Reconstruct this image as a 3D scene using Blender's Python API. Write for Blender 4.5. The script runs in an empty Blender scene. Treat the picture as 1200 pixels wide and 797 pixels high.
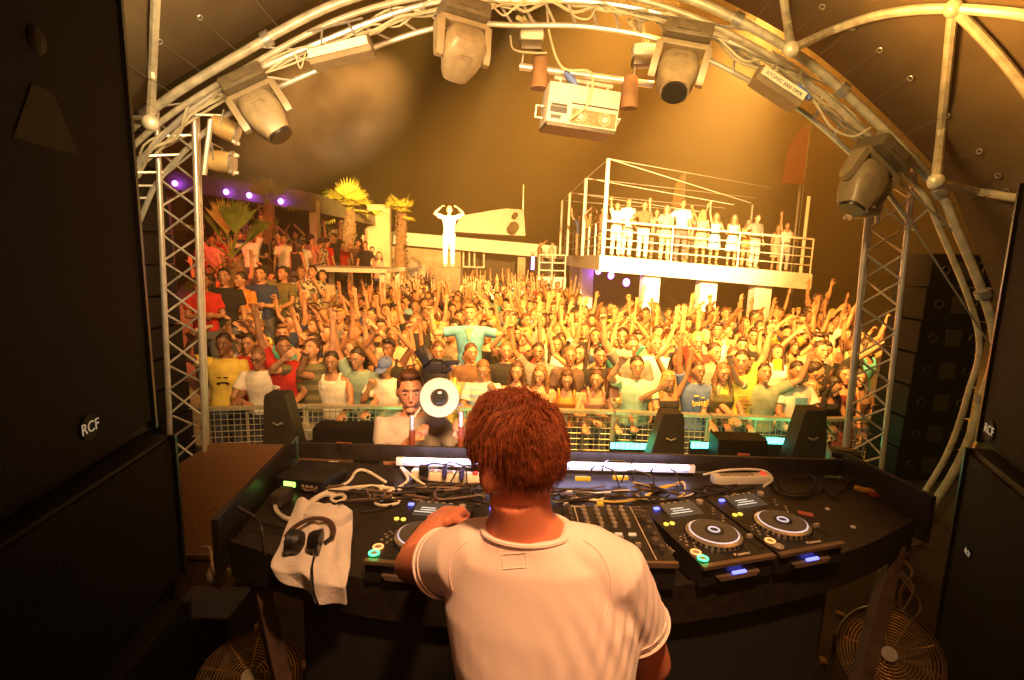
import bpy, bmesh, math, random
import numpy as np
from mathutils import Vector, Matrix
R = math.radians
scene = bpy.context.scene
col = scene.collection

# ------------------------------------------------------------------ camera
F_PX, PITCH, ROLL = 620.0, 9.0, 1.5
cam_data = bpy.data.cameras.new('camera')
cam_data.sensor_width = 36.0
cam_data.lens = 36.0 * F_PX / 1200.0
cam_data.clip_start = 0.05
cam_data.clip_end = 400
cam = bpy.data.objects.new('camera', cam_data)
col.objects.link(cam)
_p, _r = R(PITCH), R(ROLL)
FW = Vector((0, math.cos(_p), -math.sin(_p)))
_rt = Vector((1, 0, 0)); _up = Vector((0, math.sin(_p), math.cos(_p)))
RT = _rt*math.cos(_r) + _up*math.sin(_r)
UP = _up*math.cos(_r) - _rt*math.sin(_r)
CAM = Vector((0, 0, 2.8))
cam.matrix_world = Matrix(((RT.x, UP.x, -FW.x, CAM.x), (RT.y, UP.y, -FW.y, CAM.y), (RT.z, UP.z, -FW.z, CAM.z), (0, 0, 0, 1)))
scene.camera = cam
scene.render.resolution_x = 1024
scene.render.resolution_y = 680

# ------------------------------------------------------------------ world (night sky lit by the town and the show)
world = bpy.data.worlds.new('World')
scene.world = world
world.use_nodes = True
wn = world.node_tree
wn.nodes.clear()
wo = wn.nodes.new('ShaderNodeOutputWorld')
bg = wn.nodes.new('ShaderNodeBackground')
bg.inputs['Color'].default_value = (0.60, 0.25, 0.04, 1)
bg.inputs['Strength'].default_value = 0.016
wn.links.new(bg.outputs[0], wo.inputs[0])
vs = scene.view_settings
vs.view_transform = 'Standard'; vs.look = 'None'; vs.gamma = 1; vs.exposure = 0.9
vs.use_curve_mapping = False
try:
    scene.cycles.volume_bounces = 0
    scene.cycles.max_bounces = 4
    scene.cycles.volume_step_rate = 4
    scene.cycles.use_denoising = True
except Exception:
    pass

# ------------------------------------------------------------------ stage lighting: lamps of the show, with unseen fill lamps added
def lamp(name, kind, loc, target, power, color, size=0.3, spot=60, blend=0.6):
    d = bpy.data.lights.new(name, kind)
    d.energy = power; d.color = color
    if kind == 'SPOT':
        d.spot_size = R(spot); d.spot_blend = blend; d.shadow_soft_size = size
    elif kind == 'AREA':
        d.size = size
    else:
        d.shadow_soft_size = size
    o = bpy.data.objects.new(name, d)
    col.objects.link(o)
    o.location = loc
    o.rotation_euler = (Vector(target)-Vector(loc)).to_track_quat('-Z', 'Y').to_euler()
    return o
YEL = (1.0, 0.45, 0.085); WARM = (1.0, 0.60, 0.28)
lamp('wash_lamp', 'SPOT', (1.3, 4.3, 5.3), (0.8, 10.5, 0.8), 3500, YEL, 0.25, 100, 0.9)
lamp('wash_lamp', 'SPOT', (-1.4, 4.3, 5.8), (-2.0, 10.5, 0.8), 1200, (1.0, 0.46, 0.11), 0.25, 90, 0.9)
lamp('front_fill', 'SPOT', (0.0, 0.6, 4.0), (-0.2, 8.0, 1.2), 820, (1.0, 0.50, 0.18), 0.5, 74, 0.7)  # added unseen fill that softens dark eye sockets in the front rows
lamp('terrace_lamp', 'SPOT', (2.0, 4.4, 4.9), (4.6, 16.5, 3.6), 32000, (1.0, 0.64, 0.24), 0.1, 36, 0.9)
lamp('far_fill', 'SPOT', (1.6, 4.4, 5.7), (-4.0, 28, 3.0), 46000, (1.0, 0.56, 0.16), 0.1, 34, 0.9)  # added lamp, no fixture modelled, brightens the lounge and far background
lamp('palm_fill', 'SPOT', (-0.4, 4.5, 5.7), (-6.2, 21, 4.6), 15000, (1.0, 0.72, 0.2), 0.1, 13, 0.8)  # narrow spot added from the stage side to brighten the palms
lamp('red_lamp', 'SPOT', (-6.0, 7.0, 5.2), (-6.8, 12.5, 1.6), 900, (1.0, 0.16, 0.06), 0.2, 85, 0.9)
lamp('glow_fill', 'SPOT', (2.1, 4.1, 4.9), (4.2, 11, 3.2), 8200, YEL, 0.3, 110, 1.0)  # added above the view to make the haze glow at right
lamp('booth_lamp', 'SPOT', (0.35, 0.25, 4.6), (0.22, 1.70, 1.7), 250, (1.0, 0.52, 0.24), 0.10, 56, 0.9)
lamp('arch_fill', 'SPOT', (0.9, 2.5, 4.0), (1.4, 4, 4.0), 95, (1.0, 0.64, 0.22), 0.2, 150, 0.5)  # unseen pair of lamps added to brighten the arch tubes
lamp('arch_fill', 'SPOT', (-1.3, 2.6, 3.7), (-1.6, 4, 3.9), 120, (1.0, 0.66, 0.30), 0.2, 140, 0.5)
lamp('canvas_fill', 'SPOT', (1.2, 2.6, 3.9), (3.3, 2.2, 5.0), 480, YEL, 0.3, 120, 0.9)  # unseen lamp added to warm up the canvas on the right
lamp('flash_lamp', 'SPOT', (0.15, -0.5, 3.5), (0.15, 1.0, 2.15), 22, (1.0, 0.34, 0.15), 0.08, 44, 0.9)

# ------------------------------------------------------------------ helpers
def at(px, py, Y):
    d = FW*F_PX + RT*(px-600) - UP*(py-398.5)
    return CAM + d*((Y-CAM.y)/d.y)
def atz(px, py, z):
    d = FW*F_PX + RT*(px-600) - UP*(py-398.5)
    return CAM + d*((z-CAM.z)/d.z)

def tag(o, label=None, cat=None, group=None, kind=None):
    if label: o['label'] = label
    if cat: o['category'] = cat
    if group: o['group'] = group
    if kind: o['kind'] = kind
    return o
def empty(name, loc=(0, 0, 0), rz=0.0):
    o = bpy.data.objects.new(name, None)
    o.empty_display_size = 0.1
    o.location = loc; o.rotation_euler = (0, 0, rz)
    col.objects.link(o)
    return o
def kids(o):
    return [c for c in bpy.data.objects if c.parent == o]
def copy_tree(o, parent=None, ch_map=None):
    c = o.copy(); col.objects.link(c)
    c.parent = parent
    for ch in kids(o):
        copy_tree(ch, c)
    return c

_m = {}
def mat(name, color=(0.5, 0.5, 0.5), rough=0.6, metal=0.0, noise=0.25, scale=8.0, bump=0.0, emit=None, estr=0.0, use_obj=False, spec=0.5, sheen=0.0):
    if name in _m: return _m[name]
    m = bpy.data.materials.new(name); m.use_nodes = True
    nt = m.node_tree; b = nt.nodes['Principled BSDF']
    b.inputs['Roughness'].default_value = rough
    b.inputs['Metallic'].default_value = metal
    b.inputs['Specular IOR Level'].default_value = spec
    if sheen: b.inputs['Sheen Weight'].default_value = sheen
    tc = nt.nodes.new('ShaderNodeTexCoord')
    nz = nt.nodes.new('ShaderNodeTexNoise'); nz.inputs['Scale'].default_value = scale; nz.inputs['Detail'].default_value = 5
    nt.links.new(tc.outputs['Object'], nz.inputs['Vector'])
    mr = nt.nodes.new('ShaderNodeMapRange')
    mr.inputs['From Min'].default_value = 0.3; mr.inputs['From Max'].default_value = 0.7
    mr.inputs['To Min'].default_value = 1-noise; mr.inputs['To Max'].default_value = 1+noise*0.4
    nt.links.new(nz.outputs['Fac'], mr.inputs['Value'])
    vm = nt.nodes.new('ShaderNodeVectorMath'); vm.operation = 'SCALE'
    if use_obj:
        oi = nt.nodes.new('ShaderNodeObjectInfo')
        nt.links.new(oi.outputs['Color'], vm.inputs[0])
    else:
        vm.inputs[0].default_value = color[:3]
    nt.links.new(mr.outputs[0], vm.inputs['Scale'])
    nt.links.new(vm.outputs[0], b.inputs['Base Color'])
    if bump:
        bp = nt.nodes.new('ShaderNodeBump'); bp.inputs['Strength'].default_value = bump; bp.inputs['Distance'].default_value = 0.01
        nt.links.new(nz.outputs['Fac'], bp.inputs['Height']); nt.links.new(bp.outputs[0], b.inputs['Normal'])
    if emit:
        b.inputs['Emission Color'].default_value = (*emit, 1); b.inputs['Emission Strength'].default_value = estr
    _m[name] = m
    return m

def catmull(pts, n=6):
    pts = [Vector(p) for p in pts]
    if len(pts) < 3: return pts
    P = [pts[0]*2-pts[1]] + pts + [pts[-1]*2-pts[-2]]
    out = []
    for i in range(1, len(P)-2):
        for k in range(n):
            t = k/n
            a, b, c, d = P[i-1], P[i], P[i+1], P[i+2]
            out.append(0.5*((2*b)+(c-a)*t+(2*a-5*b+4*c-d)*t*t+(3*b-a-3*c+d)*t**3))
    out.append(pts[-1])
    return out

class MB:
    def __init__(s): s.v = []; s.f = []; s.mi = []; s.cm = 0
    def add(s, vs, fs, mi=None):
        b = len(s.v); s.v += [tuple(v) for v in vs]
        for f in fs:
            s.f.append(tuple(i+b for i in f)); s.mi.append(s.cm if mi is None else mi)
        return s
    def box(s, c, size, rz=0.0, M=None, taper=1.0, mi=None):
        x, y, z = size[0]/2, size[1]/2, size[2]/2
        vs = [Vector((sx*x*(taper if sz > 0 else 1), sy*y*(taper if sz > 0 else 1), sz*z)) for sz in (-1, 1) for sy in (-1, 1) for sx in (-1, 1)]
        Q = M if M is not None else Matrix.Rotation(rz, 3, 'Z')
        vs = [Q @ v + Vector(c) for v in vs]
        s.add(vs, [(0, 2, 3, 1), (4, 5, 7, 6), (0, 1, 5, 4), (2, 6, 7, 3), (0, 4, 6, 2), (1, 3, 7, 5)], mi)
        return s
    def bevbox(s, c, size, b=0.01, rz=0.0, M=None, mi=None):
        bm = bmesh.new(); bmesh.ops.create_cube(bm, size=1)
        for v in bm.verts: v.co = Vector((v.co.x*size[0], v.co.y*size[1], v.co.z*size[2]))
        bmesh.ops.bevel(bm, geom=bm.edges[:], offset=b, segments=2, affect='EDGES', profile=0.6)
        Q = M if M is not None else Matrix.Rotation(rz, 3, 'Z')
        bm.verts.ensure_lookup_table()
        vs = [Q @ v.co + Vector(c) for v in bm.verts]
        s.add(vs, [[v.index for v in f.verts] for f in bm.faces], mi); bm.free()
        return s
    def rings(s, rings, cap=True, closed=False, mi=None):
        n = len(rings[0]); vs = [p for r in rings for p in r]; fs = []
        m = len(rings)
        for i in range(m-1 if not closed else m):
            for j in range(n):
                a = i*n+j; b = i*n+(j+1) % n; c = ((i+1) % m)*n+(j+1) % n; d = ((i+1) % m)*n+j
                fs.append((a, b, c, d))
        if cap and not closed:
            fs.append(tuple(range(n-1, -1, -1))); fs.append(tuple((m-1)*n+j for j in range(n)))
        s.add(vs, fs, mi); return s
    def tube(s, pts, r, seg=8, rnd=False, mi=None, flat=1.0, ref=None):
        pts = [Vector(p) for p in pts]
        if not hasattr(r, '__len__'): r = [r]*len(pts)
        r = list(r)
        if rnd:
            d0 = (pts[0]-pts[1]).normalized(); d1 = (pts[-1]-pts[-2]).normalized()
            pre = [(pts[0]+d0*r[0]*0.95, r[0]*0.25), (pts[0]+d0*r[0]*0.7, r[0]*0.7)]
            post = [(pts[-1]+d1*r[-1]*0.7, r[-1]*0.7), (pts[-1]+d1*r[-1]*0.95, r[-1]*0.25)]
            pts = [p for p, _ in pre]+pts+[p for p, _ in post]; r = [q for _, q in pre]+r+[q for _, q in post]
        n = len(pts); rings = []
        t = (pts[1]-pts[0]).normalized()
        u = Vector(ref) if ref is not None else (Vector((0, 0, 1)) if abs(t.z) < 0.9 else Vector((1, 0, 0)))
        u = (u-t*u.dot(t)).normalized()
        for i in range(n):
            t = ((pts[min(i+1, n-1)]-pts[max(i-1, 0)])).normalized()
            u = (u-t*u.dot(t)).normalized(); w = t.cross(u)
            rings.append([pts[i]+(u*math.cos(2*math.pi*k/seg)*flat+w*math.sin(2*math.pi*k/seg))*r[i] for k in range(seg)])
        return s.rings(rings, mi=mi)
    def cyl(s, c, r, h, seg=16, r2=None, axis=(0, 0, 1), mi=None):
        a = Vector(axis).normalized()*h/2; c = Vector(c)
        return s.tube([c-a, c+a], [r, r if r2 is None else r2], seg, mi=mi)
    def ell(s, c, rad, seg=12, rg=8, M=None, fn=None, mi=None):
        vs = []; c = Vector(c)
        for i in range(rg+1):
            th = math.pi*i/rg
            for j in range(seg):
                ph = 2*math.pi*j/seg
                v = Vector((rad[0]*math.sin(th)*math.cos(ph), rad[1]*math.sin(th)*math.sin(ph), rad[2]*math.cos(th)))
                if fn: v = fn(v)
                if M is not None: v = M @ v
                vs.append(v+c)
        fs = [(i*seg+j, (i+1)*seg+j, (i+1)*seg+(j+1) % seg, i*seg+(j+1) % seg) for i in range(rg) for j in range(seg)]
        return s.add(vs, fs, mi)
    def prism(s, poly, thick, M=None, mi=None):      # poly in local xy, thickness along z
        n = len(poly); Q = M if M is not None else Matrix.Identity(4)
        vs = [Q @ Vector((x, y, -thick/2)) for x, y in poly]+[Q @ Vector((x, y, thick/2)) for x, y in poly]
        fs = [tuple(range(n-1, -1, -1)), tuple(range(n, 2*n))]+[(i, (i+1) % n, n+(i+1) % n, n+i) for i in range(n)]
        return s.add(vs, fs, mi)
    def each(s, name, mats, parent=None, smooth=False):
        n = len(s.v); par = list(range(n))
        def find(i):
            while par[i] != i: par[i] = par[par[i]]; i = par[i]
            return i
        for f in s.f:
            a = find(f[0])
            for k in f[1:]: par[find(k)] = a
        groups = {}
        for f in s.f: groups.setdefault(find(f[0]), []).append(f)
        out = []
        for fs in groups.values():
            ids = sorted({i for f in fs for i in f}); mp = {i: k for k, i in enumerate(ids)}
            m_ = MB(); m_.add([s.v[i] for i in ids], [tuple(mp[i] for i in f) for f in fs]); out.append(m_.build(name, mats, parent, smooth))
        return out
    def mesh(s, name='mesh', smooth=False):
        me = bpy.data.meshes.new(name)
        me.from_pydata(s.v, [], s.f); me.validate(); 
        if smooth: me.polygons.foreach_set('use_smooth', [True]*len(me.polygons))
        return me
    def build(s, name, mats, parent=None, smooth=False, loc=None, rz=None, label=None):
        if not isinstance(mats, (list, tuple)): mats = [mats]
        me = bpy.data.meshes.new(name); me.from_pydata(s.v, [], s.f)
        for m in mats: me.materials.append(m)
        if len(mats) > 1: me.polygons.foreach_set('material_index', s.mi)
        bm = bmesh.new(); bm.from_mesh(me)
        bmesh.ops.remove_doubles(bm, verts=bm.verts[:], dist=1e-5)
        bmesh.ops.recalc_face_normals(bm, faces=bm.faces[:]); bm.to_mesh(me); bm.free()
        if smooth:
            me.polygons.foreach_set('use_smooth', [True]*len(me.polygons))
            try: me.set_sharp_from_angle(angle=R(38))
            except Exception: pass
        o = bpy.data.objects.new(name, me); col.objects.link(o)
        if parent is not None: o.parent = parent
        if loc is not None: o.location = loc
        if rz is not None: o.rotation_euler = (0, 0, rz)
        if label: o['label'] = label
        return o
def remesh(mb, voxel, smooth_it=2, name='body'):
    me = mb.mesh(name); bm = bmesh.new(); bm.from_mesh(me)
    bmesh.ops.recalc_face_normals(bm, faces=bm.faces[:]); bm.to_mesh(me); bm.free()
    o = bpy.data.objects.new('tmp', me); col.objects.link(o)
    m = o.modifiers.new('r', 'REMESH'); m.mode = 'VOXEL'; m.voxel_size = voxel; m.use_smooth_shade = True
    if smooth_it:
        k = o.modifiers.new('s', 'SMOOTH'); k.factor = 0.5; k.iterations = smooth_it
    dg = bpy.context.evaluated_depsgraph_get(); dg.update()
    out = bpy.data.meshes.new_from_object(o.evaluated_get(dg))
    bpy.data.objects.remove(o); out.name = name
    out.polygons.foreach_set('use_smooth', [True]*len(out.polygons))
    return out
def mesh_join(me, mb, mats):        # append mb's faces (own material slots) to mesh me
    n = len(me.vertices); co = np.empty(n*3); me.vertices.foreach_get('co', co)
    V = [tuple(c) for c in co.reshape(-1, 3)]; Fc = [tuple(p.vertices) for p in me.polygons]
    mi = [0]*len(Fc)+list(mb.mi); 
    V += mb.v; Fc += [tuple(i+n for i in f) for f in mb.f]
    out = bpy.data.meshes.new(me.name); out.from_pydata(V, [], Fc)
    for m in mats: out.materials.append(m)
    out.polygons.foreach_set('material_index', mi); out.polygons.foreach_set('use_smooth', [True]*len(Fc))
    return out
def obj(name, me, parent=None, color=None, mats=None):
    o = bpy.data.objects.new(name, me); col.objects.link(o)
    if parent is not None: o.parent = parent
    if color: o.color = (*color, 1)
    if mats:
        for i, m in enumerate(mats):
            if i < len(o.material_slots): o.material_slots[i].link = 'OBJECT'; o.material_slots[i].material = m
    return o
def text(name, body, size, M, m, parent=None, extrude=0.001):
    cu = bpy.data.curves.new(name, 'FONT'); cu.body = body; cu.size = size; cu.extrude = extrude
    cu.align_x = 'CENTER'; cu.align_y = 'CENTER'
    t = bpy.data.objects.new('tmp', cu); col.objects.link(t)
    dg = bpy.context.evaluated_depsgraph_get(); dg.update()
    me = bpy.data.meshes.new_from_object(t.evaluated_get(dg)); bpy.data.objects.remove(t)
    me.transform(M); me.materials.clear(); me.materials.append(m)
    o = bpy.data.objects.new(name, me); col.objects.link(o)
    if parent is not None: o.parent = parent
    return o
# ------------------------------------------------------------------ people
SKIN = mat('skin', use_obj=True, rough=0.45, noise=0.12, scale=14)
CLOTH = mat('cloth', use_obj=True, rough=0.9, noise=0.28, scale=9, bump=0.25)
HAIR = mat('hair', use_obj=True, rough=0.55, noise=0.5, scale=40, bump=0.5)
EYE = mat('eye', (0.02, 0.012, 0.01), rough=0.3)
WHITE_EYE = mat('eye_white', (0.7, 0.66, 0.6), rough=0.3)
BROW = mat('eyebrow', (0.13, 0.06, 0.035), rough=0.7)
LIP = mat('lips', (0.36, 0.14, 0.10), rough=0.5)

def hand(mb, w, d, n, side, curl=0.15, spread=1.0, k=1.0, seg=6):
    """palm and five fingers: w wrist, d pointing direction, n the way the palm faces, side which way the thumb leaves"""
    w = Vector(w); d = Vector(d).normalized(); n = Vector(n); n = (n-d*n.dot(d)).normalized()
    t = n.cross(d)*side                                                # towards the thumb
    M = Matrix((t, n, d)).transposed()
    mb.bevbox(w+d*0.05*k, (0.082*k, 0.03*k, 0.10*k), 0.012*k, M=M)
    for i, (off, L, an) in enumerate(((0.031, 0.075, 0.16), (0.010, 0.085, 0.04), (-0.011, 0.079, -0.07), (-0.031, 0.062, -0.2))):
        a = w+d*0.092*k+t*off*k
        dr = (d+t*an*spread).normalized(); p = [a]; seglen = L*k/3
        ang = curl*0.6
        for q in range(3):
            e = dr*math.cos(ang)+n*math.sin(ang); p.append(p[-1]+e*seglen); ang += curl*1.25
        mb.tube(p, [0.0098*k, 0.0094*k, 0.0086*k, 0.0076*k], seg, rnd=True)
    a = w+d*0.028*k+t*0.03*k
    dr = (t*0.85+d*0.65+n*0.25*(1+curl)).normalized(); b = a+dr*0.042*k
    dr2 = (t*(0.45-0.6*curl)+d*0.85+n*0.6*curl).normalized(); c = b+dr2*0.034*k
    mb.tube([a, b, c, c+dr2*0.018*k], [0.014*k, 0.0118*k, 0.0105*k, 0.009*k], seg, rnd=True)

def head(mb, c, M, k=1.0, seg=20, rg=16, ears=True):
    def fn(v):
        x, y, z = v
        if z < 0:                                                      # jaw narrows
            q = 1-0.28*min(1, -z/(0.12*k))**1.5; x *= q
            if y > 0: y *= 1-0.35*min(1, -z/(0.12*k))
        if z > 0: x *= 1.03
        if y < 0: y *= 0.93
        return Vector((x, y, z))
    mb.ell(c, (0.076*k, 0.098*k, 0.118*k), seg, rg, M=M, fn=fn)
    L = lambda x, y, z: Vector(c)+M @ Vector((x*k, y*k, z*k))
    mb.tube([L(0, -.086, .022), L(0, -.098, -.002), L(0, -.112, -.022), L(0, -.1, -.032)], [.009*k, .011*k, .0155*k, .008*k], 6)     # nose
    mb.ell(L(0, -.078, -.088), (.03*k, .022*k, .02*k), 8, 6, M=M)         # chin
    mb.ell(L(0, -.081, .044), (.050*k, .012*k, .011*k), 8, 6, M=M)       # brow ridge
    mb.ell(L(0, -.084, -.052), (.027*k, .016*k, .014*k), 8, 6, M=M)       # mouth mound
    if ears:
        for sx in (-1, 1):
            mb.ell(L(sx*.080, .008, -.004), (.010*k, .019*k, .032*k), 8, 6, M=M)
def face(mb, c, M, k=1.0, smile=0.0):
    L = lambda x, y, z: Vector(c)+M @ Vector((x*k, y*k, z*k))
    for sx in (-1, 1):
        mb.ell(L(sx*.031, -.0795, .014), (.0135*k, .011*k, .0055*k), 8, 5, M=M, mi=2)
        mb.ell(L(sx*.031, -.087, .014), (.0072*k, .0055*k, .0058*k), 8, 5, M=M, mi=1)
        mb.tube([L(sx*.012, -.0955, .036), L(sx*.032, -.094, .043), L(sx*.052, -.078, .036)], [.003*k, .0038*k, .002*k], 5, mi=4)
    mb.tube([L(-.026, -.0885, -.052+smile*.012), L(-.012, -.099, -.055), L(.012, -.099, -.055), L(.026, -.0885, -.052+smile*.012)], [.003*k, .0062*k, .0062*k, .003*k], 6, mi=3)

def hair_mb(c, M, k=1.0, style='short', seg=24, rg=18, seed=0, amp=0.006):
    mb = MB(); rnd = random.Random(seed)
    ph = [rnd.uniform(0, 6.28) for _ in range(6)]
    def fn(v):
        u = v.normalized()
        q = 1+amp/0.1*(math.sin(u.x*23+ph[0])*math.sin(u.y*19+ph[1])+math.sin(u.z*27+ph[2]+u.x*13)*0.6)
        x, y, z = v*q
        if y < 0: y *= 0.80 if z < 0.055*k else 0.97                                     # hairline open at the face
        if z < 0: z *= 0.70; x *= 0.96
        return Vector((x, y, z))
    mb.ell(Vector(c)+M @ Vector((0, 0.020*k, 0.030*k)), (0.086*k, 0.099*k, 0.109*k), seg, rg, M=M, fn=fn)
    if style == 'quiff':
        mb.ell(Vector(c)+M @ Vector((0, -0.045*k, 0.112*k)), (0.062*k, 0.05*k, 0.032*k), 14, 8, M=M, fn=fn)
    if style == 'long':
        def fb(v):
            return Vector((v.x*(1+0.12*math.sin(v.z*30+ph[3])), v.y, v.z))
        mb.ell(Vector(c)+M @ Vector((0, 0.062*k, -0.10*k)), (0.098*k, 0.045*k, 0.22*k), 16, 12, M=M, fn=fb)
        for sx in (-1, 1):
            L = lambda x, y, z: Vector(c)+M @ Vector((x*k, y*k, z*k))
            mb.tube([L(sx*.066, -.02, .06), L(sx*.086, -.012, -.02), L(sx*.092, -.02, -.12), L(sx*.095, -.055, -.23), L(sx*.085, -.075, -.29)], [.02*k, .026*k, .032*k, .028*k, .008*k], 8)
    return mb

def torso_rings(sc=1.0, add=0.0, fem=False, z0=0.86, z1=9, lean=None, seg=16, tw=None):
    prof = [(0.84, .165, .120, .0), (0.92, .172, .125, .005), (1.02, .155, .108, 0), (1.12, .148, .102, -.004), (1.24, .168, .114, -.008), (1.34, .184, .118, -.004), (1.41, .180, .104, 0), (1.455, .135, .082, .004), (1.485, .085, .066, .008)]
    if fem: prof = [(0.84, .172, .118, .01), (0.92, .170, .118, .01), (1.02, .138, .095, 0), (1.12, .122, .086, 0), (1.22, .142, .105, -.016), (1.29, .150, .122, -.024), (1.36, .152, .094, -.006), (1.42, .120, .072, .004), (1.455, .075, .058, .008)]
    out = []
    for z, a, b, y in prof:
        if z < z0-0.001 or z > z1: continue
        ring = []
        for k in range(seg):
            t = 2*math.pi*k/seg; cs, sn = math.cos(t), math.sin(t)
            x = (a+add)*abs(cs)**0.85*(1 if cs > 0 else -1); yy = (b+add)*abs(sn)**0.9*(1 if sn > 0 else -1)+y
            p = Vector((x*sc, yy*sc, z*sc))
            ring.append(lean(p) if lean else p)
        out.append(ring)
    return out

def D(x, y, z): return Vector((x, y, z)).normalized()
UA, FA = 0.285, 0.25
# arm specification: (upper-arm direction, forearm direction, palm normal, curl) for the right (-x) and left (+x) side, person faces -Y
DOWN = lambda s: (D(s*.18, -.05, -1), D(s*.08, -.25, -1), (-s, 0, 0), .35)
UPST = lambda s: (D(s*.32, -.15, 1), D(s*.06, -.12, 1), (0, -1, 0), .05)
UPV = lambda s: (D(s*.75, -.25, .6), D(s*.22, -.15, 1), (0, -1, 0), .12)
RAIL = lambda s: (D(s*.22, -.45, -.85), D(-s*.08, -1, -.28), (0, 0, -1), .8)
RAILX = lambda s: (D(s*.35, -.45, -.8), D(-s*.75, -.7, -.05), (0, 0, -1), .5)
FACE = lambda s: (D(s*.7, -.65, .05), D(-s*.75, -.3, .6), (0, 1, 0), .5)
PHONE = lambda s: (D(s*.5, -.75, .35), D(-s*.45, -.35, .85), (0, -1, 0), .9)
CLAP = lambda s: (D(s*.45, -.45, .8), D(-s*.62, -.3, .75), (-s, 0, 0), .05)
POINT = lambda s: (D(s*.25, -.75, .65), D(s*.15, -.75, .65), (0, -.5, -1), .1)
CHIN = lambda s: (D(s*.25, -.6, -.7), D(-s*.45, -.2, .95), (0, 1, 0), 1.0)
FIST = lambda s: (D(s*.5, -.3, .7), D(s*.1, -.1, 1), (0, -1, 0), 1.35)
WAVE = lambda s: (D(s*.55, -.6, .45), D(s*.35, -.45, .8), (0, -1, 0), .1)
CROSSF = lambda s: (D(s*.15, -.2, -.95), D(-s*.85, -.6, .12), (0, 1, 0), .5)
HIP = lambda s: (D(s*.75, .1, -.7), D(-s*.55, -.25, -.75), (-s, 0, 0), .9)
POSES = {
 'down': (DOWN, DOWN), 'up': (UPST, UPST), 'upv': (UPV, UPV), 'rup': (UPST, RAIL), 'lup': (RAIL, UPST), 'rail': (RAIL, RAIL), 'railx': (RAILX, RAIL),
 'shade': (FACE, UPST), 'phone': (PHONE, RAIL), 'phone2': (PHONE, PHONE), 'clap': (CLAP, CLAP), 'point': (POINT, DOWN), 'pointl': (DOWN, POINT),
 'chin': (RAIL, CHIN), 'fist': (FIST, DOWN), 'wave': (WAVE, UPV), 'cross': (CROSSF, CROSSF), 'hip': (HIP, DOWN), 'hold': (CHIN, CROSSF)}

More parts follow.
